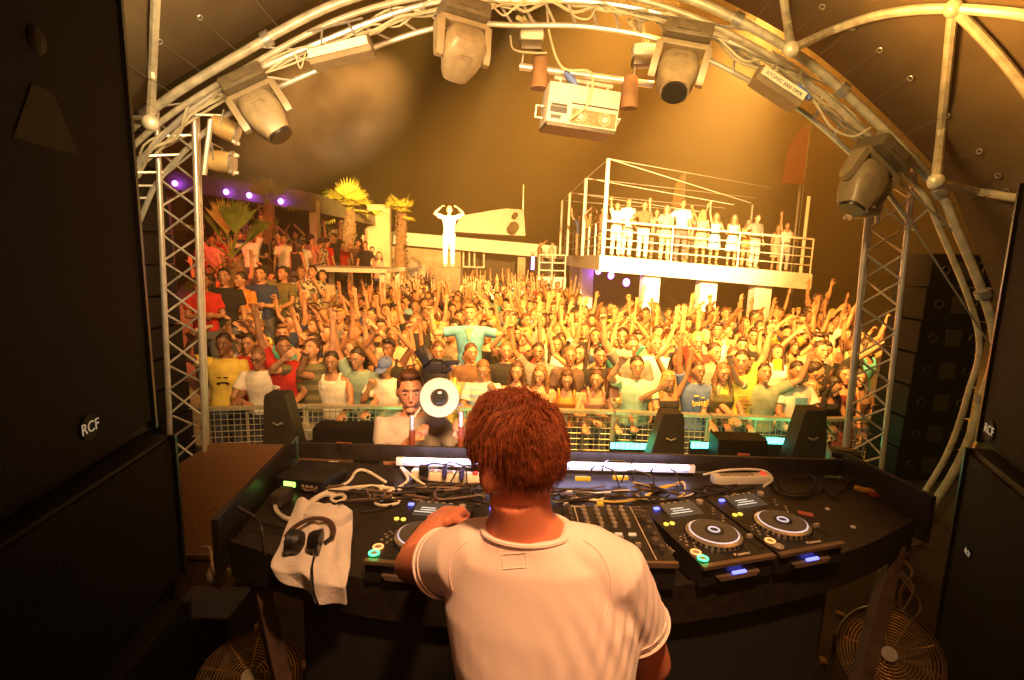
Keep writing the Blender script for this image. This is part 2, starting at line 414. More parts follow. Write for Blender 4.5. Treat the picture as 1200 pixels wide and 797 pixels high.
def person_geo(pose, fem=False, hd=(0, 0), hi=True, garment='tee', legs=True, hair='short', seed=0, seg=None, armset=None, lean=None, stride=0.0, low=None):
    """returns dict of MBs in person space: feet at z=0, facing -Y"""
    sg = 10 if hi else 6
    body = MB(); shirt = MB(); pants = MB()
    sw = 0.165 if fem else 0.185; shz = 1.385 if fem else 1.405
    lz = lean if lean else (lambda p: p)
    ra, la = armset or POSES[pose]
    body.rings(torso_rings(fem=fem, lean=lz, seg=16 if hi else 8))
    nb = lz(Vector((0, .008, 1.44))); hc = lz(Vector((0, -.018, 1.635 if not fem else 1.60)))
    Mh = Matrix.Rotation(R(hd[0]), 3, 'Z') @ Matrix.Rotation(R(hd[1]), 3, 'X')
    body.tube([nb, (nb+hc)/2+Vector((0, .006, -.02)), hc+Vector((0, .018, -.03))], [.064, .052 if not fem else .044, .052], sg)
    if hi: head(body, hc, Mh)
    else: body.ell(hc, (.078, .095, .118), 8, 6, M=Mh)
    slen = {'tee': .62, 'tank': 0, 'dress': 0, 'bare': 0, 'shirt': .8}[garment]
    hands = []
    for s, arm in ((-1, ra), (1, la)):
        ua, fa, pn, curl = arm(s)
        raise_ = max(0, ua.z)
        sh = lz(Vector((s*(sw-.02*raise_), .004, shz+.045*raise_))); el = sh+ua*UA; wr = el+fa*FA
        thick = .82 if fem else 1.0
        body.tube([lz(Vector((s*.09, .004, shz-.01))), sh, sh+ua*.12, el, el+fa*.07, wr], [.05*thick, .056*thick, .05*thick, .040*thick, .042*thick, .027*thick], sg, rnd=True)
        if hi: hand(body, wr, fa, pn, -s if True else s, curl, k=.92 if fem else 1.0)
        else: body.tube([wr, wr+fa*.09, wr+fa*.16], [.03, .042, .02], 5, flat=.5)
        hands.append((wr, fa))
        if slen: shirt.tube([lz(Vector((s*.07, .004, shz+.0))), sh+Vector((0, 0, .004)), sh+ua*UA*slen*.5, sh+ua*UA*slen], [.056, .072*thick, .069*thick, .070*thick], 12 if hi else 6, mi=0)
        if garment == 'tank': shirt.tube([lz(Vector((s*.095, -.118, 1.32))), lz(Vector((s*.098, -.098, 1.42))), lz(Vector((s*.10, -.02, 1.495))), lz(Vector((s*.095, .10, 1.36)))], .021, 6)
    z1 = 9 if slen else ((1.37 if fem else 1.42) if garment != 'bare' else 1.30)
    z0 = .92 if garment != 'dress' else .84
    shirt.rings(torso_rings(add=.014, fem=fem, lean=lz, z0=z0, z1=z1, seg=20 if hi else 8))
    if garment == 'dress': shirt.rings([[Vector(((.19+.0*q)*math.cos(t)*w, .145*math.sin(t)*w, z)) for t in [2*math.pi*i/20 for i in range(20)]] for q, (z, w) in enumerate(((.86, .98), (.7, 1.08), (.52, 1.16)))])
    if legs:
        for s in (-1, 1):
            hp = Vector((s*.09, .0, .90)); kn = Vector((s*.105, -.03+s*stride, .48)); an = Vector((s*.11, .02+s*stride, .08))
            if low == 'kneel': kn = Vector((s*.12, -.07, .515)); an = Vector((s*.11, .33, .53))
            if low == 'sit': kn = Vector((s*.16, -.40, .90)); an = Vector((s*.13, -.34, .50))
            body.tube([hp, kn, kn+(an-kn)*.3, an], [.088, .056, .055, .036], sg)
            body.ell(an+Vector((0, -.06, -.045)), (.045, .125, .04), 10, 6)
            if garment != 'dress':
                end = an if seed % 3 else kn+(an-kn)*.1
                pants.tube([hp+Vector((0, 0, .03)), (hp+kn)/2, kn, end], [.105, .088, .072, .062], 12 if hi else 6)
        if garment != 'dress': pants.rings([[Vector((.184*math.cos(t), .136*math.sin(t)+.004, z)) for t in [2*math.pi*i/16 for i in range(16)]] for z in (.80, .88, .95)])
    hr = hair_mb(hc, Mh, style=hair, seg=24 if hi else 8, rg=18 if hi else 6, seed=seed)
    fc = MB()
    if hi: face(fc, hc, Mh, smile=(seed % 3)-1)
    return dict(body=body, shirt=shirt, pants=pants, hair=hr, face=fc, hc=hc, Mh=Mh, hands=hands)

_variants = {}
def variant(pose, fem=False, hd=(0, 0), garment='tee', hair='short', seed=0, voxel=0.0125, armset=None, lean=None, key=None, low=None):
    k = key or (pose, fem, hd, garment, hair, seed % 3, voxel)
    if k in _variants: return _variants[k]
    g = person_geo(pose, fem, hd, True, garment, True, hair, seed, armset=armset, lean=lean, low=low)
    me = mesh_join(remesh(g['body'], voxel, 2), g['face'], [SKIN, EYE, WHITE_EYE, LIP, BROW])
    sh = remesh(g['shirt'], .014, 3, 'shirt'); sh.materials.append(CLOTH)
    pa = None
    if g['pants'].v: pa = remesh(g['pants'], .018, 2, 'trousers'); pa.materials.append(CLOTH)
    hr = remesh(g['hair'], .009, 1, 'hair'); hr.materials.append(HAIR)
    _variants[k] = (me, sh, pa, hr, g)
    return _variants[k]
TAN = [(0.46, 0.23, 0.135), (0.41, 0.20, 0.115), (0.51, 0.27, 0.165), (0.35, 0.17, 0.095)]
DARKHAIR = (0.035, 0.018, 0.010)
def person(v, loc, rz, label, skin, shirt, hairc=DARKHAIR, pants=(.05, .06, .10), group=None, scale=1.0, shirt_mat=None, garment_name='shirt'):
    me, sh, pa, hr, g = v
    b = obj('person', me, color=skin); b.location = loc; b.rotation_euler = (0, 0, rz); b.scale = (scale,)*3
    tag(b, label, 'person', group)
    s = obj(garment_name, sh, b, shirt, [shirt_mat] if shirt_mat else None)
    if pa: obj('trousers', pa, b, pants)
    obj('hair', hr, b, hairc)
    return b

def ik(sh, wr, hint):
    sh = Vector(sh); wr = Vector(wr); d = wr-sh; L = min(d.length, UA+FA-.004); dn = d.normalized()
    a = (UA*UA-FA*FA+L*L)/(2*L); h = math.sqrt(max(0, UA*UA-a*a)); hv = Vector(hint); hv = (hv-dn*hv.dot(dn)).normalized()
    el = sh+dn*a+hv*h; return (el-sh).normalized(), (sh+dn*L-el).normalized()
def arm_to(wr, hint, pn, curl, fem=False):
    """arm specification reaching a wrist point given in person space"""
    def f(s):
        sw = 0.165 if fem else 0.185; shz = 1.385 if fem else 1.405
        u, fa = ik((s*sw, .004, shz), wr, hint); return (u, fa, pn, curl)
    return f
# ------------------------------------------------------------------ setting
def mat_ground():
    return mat('sand', (0.26, 0.2, 0.14), rough=0.95, noise=0.4, scale=3, bump=0.4)
g = MB(); g.add([(-120, -10, 0), (120, -10, 0), (120, 160, 0), (-120, 160, 0)], [(0, 1, 2, 3)])
tag(g.build('ground', mat_ground()), kind='structure')
BLACKWOOD = mat('black_board', (0.026, 0.019, 0.014), rough=0.42, noise=0.5, scale=18, bump=0.15)
DECK = mat('stage_deck', (0.06, 0.042, 0.028), rough=0.8, noise=0.5, scale=5, bump=0.3)
CARPET = mat('brown_carpet', (0.20, 0.095, 0.04), rough=1.0, noise=0.45, scale=60, bump=0.8)
STEEL = mat('galvanised_steel', (0.55, 0.52, 0.46), rough=0.38, metal=0.75, noise=0.35, scale=12)
ALU = mat('aluminium', (0.8, 0.76, 0.68), rough=0.35, metal=0.6, noise=0.2, scale=10)
TUBE = mat('painted_tube', (0.62, 0.56, 0.42), rough=0.4, metal=0.25, noise=0.35, scale=14)
WPAINT = mat('white_paint', (0.78, 0.74, 0.66), rough=0.6, noise=0.15, scale=4)
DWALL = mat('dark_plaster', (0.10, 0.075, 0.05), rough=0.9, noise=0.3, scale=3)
BLACK = mat('black_paint', (0.006, 0.005, 0.0045), rough=0.6, spec=.2, noise=0.4, scale=20)
BLACKP = mat('black_plastic', (0.015, 0.014, 0.013), rough=0.35, noise=0.3, scale=30)
GREYP = mat('grey_plastic', (0.11, 0.085, 0.05), rough=0.4, noise=0.3, scale=14)
GREYL = mat('light_grey_plastic', (0.25, 0.195, 0.115), rough=0.4, noise=0.25, scale=14)
CREAM = mat('cream_plastic', (0.75, 0.68, 0.55), rough=0.45, noise=0.15)
PURPLE = mat('purple_lamp_glass', (0.3, 0.1, 0.6), emit=(0.35, 0.08, 1.0), estr=14)
BLUEL = mat('blue_lamp_glass', (0.2, 0.3, 0.8), emit=(0.25, 0.35, 1.0), estr=10)

s = MB(); s.box((0.2, 1.9, 0.37), (10.0, 6.8, 0.75)); tag(s.build('stage_floor', DECK), kind='structure')
s = MB()
s.box((-1.97, 3.55, 0.94), (1.22, 1.7, 0.38))
rz = s.build('stage_riser', CARPET); tag(rz, 'low carpeted brown riser beside the booth at the left truss tower', 'riser')
rim = MB(); rim.box((-1.97, 2.69, 1.12), (1.24, .02, .025)); rim.build('edge_trim', mat('worn_trim', (.22, .11, .05), noise=.5, scale=30), rz)

# ---- arch of the dome: tubes, truss, lacing, cables
OUT = [(-3.75, 4, 1.2), (-3.72, 4, 2.1), (-3.45, 4, 2.85), (-3.08, 4, 3.36), at(173, 133, 4), at(267, 72, 4), at(398, 3, 4), (-0.45, 4, 4.70), (0.4, 4, 4.74), (1.15, 4, 4.60), at(917, 53, 4), at(997, 115, 4), at(1090, 210, 4), at(1120, 266, 4), at(1165, 390, 4), (3.66, 4, 1.8), at(1125, 540, 4), (3.35, 4, 0.78)]
INN = [(-3.42, 4.1, 2.3), (-3.05, 4.1, 3.05), at(163, 190, 4.1), at(250, 110, 4.1), at(398, 40, 4.1), at(513, 2, 4.1), (0.0, 4.1, 4.60), at(700, 3, 4.1), at(793, 22, 4.1), at(890, 67, 4.1), at(973, 117, 4.1), at(1053, 193, 4.1), at(1107, 263, 4.1)]
oc = catmull(OUT, 8); ic = catmull(INN, 10)
dome = empty('steel_dome', (0, 4, 0.75)); tag(dome, 'curved steel tube frame of the dome forming the round stage opening', 'dome')
def rel(pts, o=(0, 4, .75)): return [Vector(p)-Vector(o) for p in pts]
def offs(pts, r, y=0.0):
    c = Vector((0, 0, 1.95)); out = []
    for p in pts:
        d = Vector((p.x, 0, p.z-c.z)).normalized(); out.append(p+d*r+Vector((0, y, 0)))
    return out
MB().tube(rel(oc), .031, 10).build('arch_tube', TUBE, dome, True)
MB().tube(rel(offs(oc, -.075, .05)), .021, 10).build('arch_tube', TUBE, dome, True)
tr = MB()
for r, y in ((0, 0), (-.10, .16)): tr.tube(rel(offs(ic, r, y)), .020, 8)
ia = offs(ic, 0, 0); ib = offs(ic, -.10, .16)
for i in range(0, len(ia)-2, 3):
    tr.tube(rel([ia[i], ib[i+2]]), .010, 6); 
arch = empty('arch_truss', (0, 4, .75)); tag(arch, 'bent aluminium lighting truss following the arch over the stage opening', 'truss')
tr.build('chord', ALU, arch, True)
cb = MB()
random.seed(5)
for k in range(5):
    pts = []
    n = len(ic)
    for i in range(4, n-8, 3):
        p = ic[i]; a = random.uniform(0, 6.28)
        pts.append(p+Vector((random.uniform(-.03, .03), .02+random.uniform(-.06, .06), random.uniform(-.05, .05)-.02)))
    cb.tube(rel(catmull(pts, 4)), .008+.003*(k % 2), 6)
cb.build('cable_bundle', mat('pale_cable', (0.6, 0.54, 0.36), rough=.5), arch, True)
db = MB()
for i in range(6, len(oc)-14, 9):
    db.tube(rel([oc[i]+Vector((0, 0, 0)), ic[min(len(ic)-1, int(i*len(ic)/len(oc)))]]), .008, 6)
for i in range(10, len(oc)-6, 11):
    d = (oc[i+1]-oc[i]).normalized(); db.tube(rel([oc[i]-d*.03, oc[i]+d*.03]), .052, 10)
db.each('clamp', STEEL, dome, True)
# canvas of the dome behind the arch
def ring_at(sc, Y, zc=1.95):
    return [Vector((p.x*sc, Y, zc+(p.z-zc)*sc)) for p in oc]
RG = [ring_at(1.04, 4.08), ring_at(1.09, 3.6), ring_at(1.17, 2.6), ring_at(1.24, 1.2), ring_at(1.27, -.4), ring_at(1.15, -2.2)]
vs_ = [p for r in RG for p in r]; n = len(oc)
cv = MB(); cv.add(vs_, [(i*n+j, i*n+j+1, (i+1)*n+j+1, (i+1)*n+j) for i in range(len(RG)-1) for j in range(n-1)])
CANV = mat('tent_canvas', (0.10, 0.066, 0.03), rough=0.85, noise=0.3, scale=3, bump=.3)
cvo = cv.build('dome_canvas', CANV, None, True); sm = cvo.modifiers.new('thick', 'SOLIDIFY'); sm.thickness = 0.012; sm.offset = 1
tag(cvo, 'dark brown tent canvas stretched round the outside of the arch', 'canvas')
from mathutils.bvhtree import BVHTree
bvh = BVHTree.FromPolygons([tuple(v) for v in vs_], cv.f)
def on_canvas(px, py, back=.07):
    d = (FW*F_PX+RT*(px-600)-UP*(py-398.5)).normalized()
    h = bvh.ray_cast(CAM, d)
    return (h[0]-d*back) if h[0] else CAM+d*4.2
hubs = {}
def strut(a, b, bend=.0, r=.028):
    A = on_canvas(*a); B = on_canvas(*b); 
    mid = [on_canvas(a[0]+(b[0]-a[0])*t, a[1]+(b[1]-a[1])*t+bend*math.sin(math.pi*t)) for t in (.25, .5, .75)]
    MB().tube(rel(catmull([A]+mid+[B], 4)), r, 8).build('strut', TUBE, dome, True)
strut((176, 146), (185, -60), 0)
strut((176, 142), (-40, 136), -3)
strut((-20, 120), (110, -50), 10, .02)
strut((927, 58), (912, -50))
strut((927, 58), (1117, 10), -14)
strut((1117, 10), (1260, 30), -4)
strut((1117, 10), (1240, 160), -10)
strut((1117, 10), (1097, 212), 0)
strut((1097, 214), (1260, 240), 3)
hb = MB()
for q in ((176, 144), (927, 58), (1117, 10), (1097, 213)):
    hb.ell(on_canvas(*q)-Vector((0, 4, .75)), (.05, .045, .05), 14, 10)
hb.each('hub_joint', TUBE, dome, True)
ey = MB(); lc = MB()
for i in range(8, len(oc)-10, 3):
    c = Vector((0, 0, 1.95)); d = Vector((oc[i].x, 0, oc[i].z-c.z)).normalized()
    p = oc[i]+d*.24+Vector((0, -.22, 0)); h = bvh.find_nearest(p)
    q = h[0]; nrm = h[1] if h[1].dot(CAM-q) > 0 else -h[1]; q = q+nrm*.02
    t = Vector((0, 1, 0)).cross(d).normalized(); b2 = nrm.cross(t)
    ringp = [q+t*.016*math.cos(a)+b2*.016*math.sin(a) for a in [i2*math.pi/6 for i2 in range(13)]]
    ey.tube(ringp, .005, 5); lc.tube([q, oc[i]], .0025, 5)
ey.each('eyelet', STEEL, cvo, True); lc.each('lacing', DWALL, cvo)

# ---- truss towers
def tower(base, h, label, lean=(0, 0)):
    t = empty('truss_tower', base); tag(t, label, 'truss')
    w = .145; ch = [(-w*1.05, -w*.5), (w*1.05, -w*.7), (0.02, w*1.1)]
    def pt(k, z): return Vector((ch[k][0]+lean[0]*z, ch[k][1]+lean[1]*z, z))
    for k in range(3): MB().tube([pt(k, 0), pt(k, h)], .021, 10).build('chord', ALU, t, True)
    br = MB()
    for k in range(3):
        z = .05; q = 0
        while z < h-.2:
            br.tube([pt(k, z), pt((k+1) % 3, z+.21)] if q % 2 == 0 else [pt((k+1) % 3, z), pt(k, z+.21)], .009, 6); z += .21; q += 1
    br.build('bracing', ALU, t, True)
    MB().box((0, 0, .01), (.5, .5, .02)).build('base_plate', STEEL, t)
    return t
tower((-2.70, 4.3, .75), 3.1, 'aluminium truss tower at the left side of the stage opening', (.035, 0))
tower((3.0, 4.35, .75), 2.9, 'aluminium truss tower at the right side of the stage opening', (-.03, 0))

# ---- terrace on columns at the right
def dz(x): return 2.90-(x-2.6)*.062
ter = empty('terrace_building', (5.7, 20, 0)); tag(ter, 'white raised viewing terrace on square columns right behind the crowd', 'terrace')
OT = Vector((5.7, 20, 0))
d_ = MB(); x0, x1, y0, y1 = 2.55, 8.95, 16, 28
vs4 = []
for z_ in (0, -.47):
    for (x, y) in ((x0, y0), (x1, y0), (x1, y1), (x0, y1)): vs4.append(Vector((x, y, dz(x)+z_))-OT)
d_.add(vs4, [(0, 1, 2, 3), (7, 6, 5, 4), (0, 4, 5, 1), (1, 5, 6, 2), (2, 6, 7, 3), (3, 7, 4, 0)])
d_.build('deck', WPAINT, ter)
for (x, y) in ((4.25, 16.6), (6.05, 16.7), (7.75, 16.7), (3.0, 22), (3.0, 26)):
    MB().bevbox(Vector((x, y, 1.2))-OT, (.52, .5, 2.42), .02).build('column', WPAINT, ter)
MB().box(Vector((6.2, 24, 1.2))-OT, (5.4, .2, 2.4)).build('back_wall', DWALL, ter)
rl = MB()
for i, x in enumerate([2.62, 4.7, 6.7, 8.0, 8.9]):
    rl.tube([Vector((x, 16.06, dz(x)))-OT, Vector((x, 16.06, dz(x)+1.02))-OT], .025, 8)
for hh in (.25, .5, .75, 1.02):
    rl.tube([Vector((2.62, 16.06, dz(2.62)+hh))-OT, Vector((8.9, 16.06, dz(8.9)+hh))-OT], .016 if hh < 1 else .03, 8)
rl.build('railing', WPAINT, ter)
rl = MB()
for y in (17.5, 19, 20.5, 22, 24, 26, 27.9): rl.tube([Vector((2.62, y, 2.9))-OT, Vector((2.62, y, 3.92))-OT], .025, 8)
for hh in (.3, .6, 1.02): rl.tube([Vector((2.62, 16.1, 2.9+hh))-OT, Vector((2.62, 27.9, 2.9+hh))-OT], .02, 8)
rl.build('railing', WPAINT, ter)
tops = []
for (px, py, Y) in ((713, 186, 16.1), (687, 209, 20), (668, 226, 24.5), (659, 235, 27.8)):
    p = at(px, py, Y); tops.append(p)
    MB().tube([Vector((p.x-.02, Y, 2.88))-OT, p-OT], .062, 10).build('mast', WPAINT, ter, True)
for (px, py, Y) in ((882, 240, 27.8), (948, 230, 16.2), (945, 150, 26)):
    p = at(px, py, Y); tops.append(p); MB().tube([Vector((p.x, Y, dz(p.x)))-OT, p-OT], .05, 8).build('mast', WPAINT, ter, True)
wr = MB()
for a, b in ((tops[0], at(903, 220, 26)), (tops[0], at(880, 238, 20)), (tops[1], at(885, 232, 27)), (tops[1], at(860, 240, 20)), (tops[2], at(850, 244, 27)), (tops[2], at(820, 248, 20)), (tops[3], at(800, 246, 27)), (tops[0], tops[1]), (tops[1], tops[2]), (tops[0], tops[3])):
    wr.tube([a-OT, b-OT], .013, 5)
wr.build('stay_wire', WPAINT, ter)
for px, py in ((734, 331), (716, 323), (701, 318), (690, 314)):
    p = at(px, py, 17.5+(734-px)*.12); l_ = MB(); l_.ell((0, 0, 0), (.11, .06, .13), 10, 8)
    o = l_.build('uplight', PURPLE, ter, True, loc=p-OT)
# banners
for (px, py, Y, w, h, lab) in ((932, 180, 22, .9, 2.3, 'dark red feather banner on a mast behind the right end of the terrace'), (795, 222, 30, .6, 1.9, 'faint narrow banner standing behind the people on the terrace')):
    p = at(px, py, Y); b = empty('feather_banner', (p.x, Y, p.z-h/2)); tag(b, lab, 'banner')
    q = MB(); q.prism([(-w/2, 0), (w/2, 0), (w/2, h*.97), (w*.1, h*.9), (-w*.35, h*.6)], .02, Matrix.Rotation(R(90), 4, 'X')); q.build('cloth', mat('banner_red', (.22, .03, .02), rough=.9) if Y == 22 else mat('banner_tan', (.25, .16, .06), rough=.9), b)
    MB().tube([(w/2+.02, 0, -p.z+h/2), (w/2+.02, 0, h)], .03, 6).build('pole', STEEL, b)

# ---- lounge building in the middle back
lb = empty('lounge_building', (-3, 31, 0)); tag(lb, 'long low white lounge building with a flat roof band behind the crowd', 'building')
OL = Vector((-3, 31, 0))
def quadbox(mb, pts_front, depth):   # four front corners (3d), extruded along +Y
    f = [Vector(p)-OL for p in pts_front]; b = [p+Vector((0, depth, 0)) for p in f]
    mb.add(f+b, [(0, 1, 2, 3), (7, 6, 5, 4), (0, 4, 5, 1), (1, 5, 6, 2), (2, 6, 7, 3), (3, 7, 4, 0)]); return mb
quadbox(MB(), [at(425, 268, 30), at(662, 289, 30), at(662, 304, 30), at(425, 283, 30)], 6).build('roof', WPAINT, lb)
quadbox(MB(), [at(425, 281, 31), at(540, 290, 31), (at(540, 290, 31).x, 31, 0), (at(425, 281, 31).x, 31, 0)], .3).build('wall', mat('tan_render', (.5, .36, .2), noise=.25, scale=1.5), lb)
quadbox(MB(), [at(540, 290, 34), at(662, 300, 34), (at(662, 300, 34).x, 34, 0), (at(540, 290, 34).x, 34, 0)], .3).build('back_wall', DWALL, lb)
quadbox(MB(), [at(607, 296, 31), at(616, 296, 31), (at(616, 296, 31).x, 31, 0), (at(607, 296, 31).x, 31, 0)], .5).build('column', mat('tan_render'), lb)
w_ = MB()
for (a, b) in (((543, 291), (543, 313)), ((567, 293), (567, 314)), ((543, 312.5), (567, 313.5)), ((550, 292), (550, 313)), ((556, 292), (556, 313))): w_.tube([at(*a, 31)-OL, at(*b, 31)-OL], .05, 6)
w_.build('window_frame', WPAINT, lb)
q = MB(); q.tube([at(625, 287+9, 31)-OL, at(624, 316, 31)-OL], .09, 8); q.build('light_column', mat('violet_tube', (.3, .2, .8), emit=(.45, .25, 1), estr=5), lb)
for px, py in ((554, 284), (588, 288)): MB().ell(at(px, py, 30.6)-OL-Vector((0, 0, .25)), (.16, .1, .16), 10, 8).build('uplight', BLUEL if px > 560 else PURPLE, lb, True)
q = MB(); q.prism([tuple((at(px, py, 31)-OL)[i] for i in (0, 2)) for px, py in ((530, 268), (540, 252), (575, 246), (592, 243.5), (614, 245), (616, 276), (560, 273), (531, 271))], 2.0, Matrix.Translation((0, 1.5, 0)) @ Matrix.Rotation(R(90), 4, 'X')); q.build('roof_wing', WPAINT, lb)
q = MB(); q.tube([at(604, 252, 30.4)-OL-Vector((0, 0, 0)), at(604, 252, 30.6)-OL], .16, 12); q.tube([at(602, 266, 29.9)-OL, at(602, 266, 30.4)-OL], .3, 12); q.build('porthole', DWALL, lb)
MB().tube([at(613, 246, 31)-OL, at(613.5, 216, 31)-OL], .04, 6).build('antenna', STEEL, lb)
# stair balcony
sb = empty('balcony_stand', (at(646, 320, 25).x, 25, 0)); tag(sb, 'small railed balcony between the lounge and the white terrace', 'balcony')
MB().box((0, 0, .95), (1.3, 1.0, 1.9)).build('base', WPAINT, sb)
q = MB()
for x in (-.6, 0, .6): q.tube([(x, -.48, 1.9), (x, -.48, 2.9)], .03, 6)
for z in (2.2, 2.55, 2.9): q.tube([(-.6, -.48, z), (.6, -.48, z)], .03, 6)
q.build('railing', WPAINT, sb)

# ---- left side: stepped lounge terraces, railing, canopy, pavilion
t1 = MB(); t1.box((-6.6, 9.6, .3), (5.2, 4.6, .6)); tag(t1.build('lounge_step', mat('pale_concrete', (.42, .34, .24), noise=.3)), 'lower pale terrace step left of the crowd behind the long railing', 'terrace')
t2 = MB(); t2.box((-9.2, 17.2, .75), (10.6, 10.8, 1.5)); tag(t2.build('lounge_step', mat('pale_concrete')), 'upper pale terrace where guests stand among the palms at left', 'terrace')
rlg = empty('railing', (-4.2, 9, 0)); tag(rlg, 'long steel handrail sloping up along the lower step at left', 'railing')
ra, rb_ = at(228, 388, 7.6), at(396, 340, 12)
MB().tube([ra-Vector((-4.2, 9, 0)), rb_-Vector((-4.2, 9, 0))], .03, 10).build('handrail', TUBE, rlg, True)
for t in (.02, .35, .68, .99):
    p = ra.lerp(rb_, t)-Vector((-4.2, 9, 0)); MB().tube([p, Vector((p.x, p.y, 0.0))], .024, 8).build('post', TUBE, rlg, True)
p = ra.lerp(rb_, 1)
can = empty('flat_canopy', (-4.5, 13.5, 1.0)); tag(can, 'flat white slatted canopy on thin posts left of the crowd', 'canopy')
q = MB(); q.box((.3, .6, 1.36), (2.2, 2.2, .10)); q.build('roof', WPAINT, can)
for i in range(8): pass
for x, y in ((-.6, -.3), (1.25, -.3), (1.25, 1.4), (-.6, 1.4)): MB().box((x, y, .15), (.12, .12, 2.3)).build('post', WPAINT, can)
pav = empty('pavilion', (-9.5, 20, 1.5)); OP = Vector((-9.5, 20, 1.5)); tag(pav, 'dim open pavilion with a thick flat roof behind the upper terrace', 'pavilion')
def slab(y0_, z0_, y1_, z1_, xa, xb, th):
    vv = [Vector((xa, y0_, z0_)), Vector((xb, y0_, z1_)), Vector((xb, y1_, z1_)), Vector((xa, y1_, z0_))]
    b = [v-Vector((0, 0, th)) for v in vv]; m_ = MB(); m_.add([v-OP for v in vv+b], [(0, 1, 2, 3), (7, 6, 5, 4), (0, 4, 5, 1), (1, 5, 6, 2), (2, 6, 7, 3), (3, 7, 4, 0)]); return m_
slab(16.5, 5.6, 24, 4.55, -14.5, at(372, 240, 17).x, .55).build('roof', mat('tan_roof', (.2, .15, .095), noise=.3), pav)
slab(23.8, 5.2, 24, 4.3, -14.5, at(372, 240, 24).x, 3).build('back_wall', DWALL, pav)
for x in (-6.3, -8.6, -11): MB().box(Vector((x, 17, 2.9))-OP, (.25, .25, 2.9)).build('column', mat('tan_render'), pav)
for px, py in ((205, 215), (265, 225), (292, 229), (329, 236)):
    MB().ell(at(px, py, 16.35)-OP, (.085, .06, .085), 10, 8).build('spot_light', PURPLE, pav, True)
MB().box(at(443, 253, 24)-OP-Vector((0, -.2, 1.5)), (1.0, .3, 4.0)).build('end_wall', mat('tan_render'), pav)

# ---- palms
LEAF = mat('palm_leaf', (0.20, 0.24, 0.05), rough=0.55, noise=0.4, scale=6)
LEAF_LIT = mat('palm_leaf_lit', (0.60, 0.50, 0.07), rough=0.55, noise=0.35, scale=6)  # light on the fronds put into a brighter, yellower leaf colour
BARK = mat('palm_bark', (0.22, 0.12, 0.06), rough=0.95, noise=0.5, scale=10, bump=0.6)
def palm(base, h, cr, label, leaf, seed, nf=12, up=.5, tr_=.16, span=1.35):
    rnd = random.Random(seed); t = empty('palm_tree', base); tag(t, label, 'palm tree')
    tk = MB(); n = 12
    pts = [Vector((.05*math.sin(i*.7), .05*math.cos(i*.5), h*i/n)) for i in range(n+1)]
    tk.tube(pts, [tr_*(1.25-.5*i/n) for i in range(n+1)], 12)
    for i in range(int(h*34)):
        z = h*(i+rnd.random())/(h*34); a = i*2.4; r_ = tr_*(1.2-.45*z/h)
        c = Vector((math.cos(a)*r_, math.sin(a)*r_, z)); tk.tube([c, c+Vector((math.cos(a)*.06, math.sin(a)*.06, .11))], [.045, .012], 5)
    tk.build('trunk', BARK, t)
    for k in range(nf):
        a = k*2.399+rnd.uniform(-.2, .2); el = rnd.uniform(-.5, 1.25) if k > nf*up else rnd.uniform(.7, 1.4)
        L = cr*rnd.uniform(.8, 1.1); fr = MB(); d = Vector((math.cos(a)*math.cos(el), math.sin(a)*math.cos(el), math.sin(el)))
        top = Vector((0, 0, h)); sp = [top+d*L*t_*.55-Vector((0, 0, (t_*t_)*L*.12)) for t_ in (0, .33, .66, 1)]
        fr.tube(sp, [.018, .014, .012, .010], 5)
        e = sp[-1]; side = d.cross(Vector((0, 0, 1))).normalized(); upv = side.cross(d)
        for j in range(17):
            b_ = (j-8)/8*span; dr = (d*math.cos(b_)+side*math.sin(b_)); ll = L*.62*(1-.25*abs(b_)/1.3)*rnd.uniform(.85, 1.1)
            m1 = e+dr*ll*.55+upv*.02; m2 = e+dr*ll-Vector((0, 0, ll*.28*(1 if el < .8 else .1))); w = dr.cross(upv).normalized()*.026*(L/.7)
            fr.add([e-w*.3, e+w*.3, m1+w, m1-w, m2], [(0, 1, 2, 3), (3, 2, 4)])
        fr.build('frond', leaf, t)
    return t
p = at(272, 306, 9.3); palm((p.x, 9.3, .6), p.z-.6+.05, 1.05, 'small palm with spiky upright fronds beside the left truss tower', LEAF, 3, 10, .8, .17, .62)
p = at(408, 246, 20); palm((p.x, 20, 1.5), p.z-1.5, 1.25, 'tall brightly lit palm with a pale thick trunk above the canopy', LEAF_LIT, 5, 15, .5, .26)
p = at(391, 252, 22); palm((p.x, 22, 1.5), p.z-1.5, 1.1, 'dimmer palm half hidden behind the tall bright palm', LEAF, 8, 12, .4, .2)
p = at(470, 249, 24); palm((p.x, 24, 0), p.z, .95, 'palm lit bright yellow in front of the white lounge roof band', LEAF_LIT, 11, 12, .4, .25)
p = at(312, 240, 14); palm((p.x, 14, 1.5), p.z-1.5, .9, 'dark bare-trunked palm in front of the pavilion roof', LEAF, 14, 9, .5, .18)
# podium
pod = MB(); pp = at(526, 313, 16.6); pod.bevbox((pp.x, 16.6, (pp.z)/2), (.8, .8, pp.z), .03)
tag(pod.build('podium', DWALL), 'brown dance podium rising out of the crowd under the lit dancer', 'podium')
# haze
hz = MB(); hz.box((0, 30, 6), (90, 72, 14.2))
m = bpy.data.materials.new('haze'); m.use_nodes = True; nt = m.node_tree; nt.nodes.clear()
o_ = nt.nodes.new('ShaderNodeOutputMaterial'); pv = nt.nodes.new('ShaderNodeVolumePrincipled')
pv.inputs['Color'].default_value = (1.0, .70, .28, 1); pv.inputs['Density'].default_value = 0.0072; pv.inputs['Anisotropy'].default_value = 0.25
nt.links.new(pv.outputs[0], o_.inputs['Volume'])
tag(hz.build('haze', m), 'thin warm stage smoke hanging over the whole crowd', 'haze', kind='stuff')

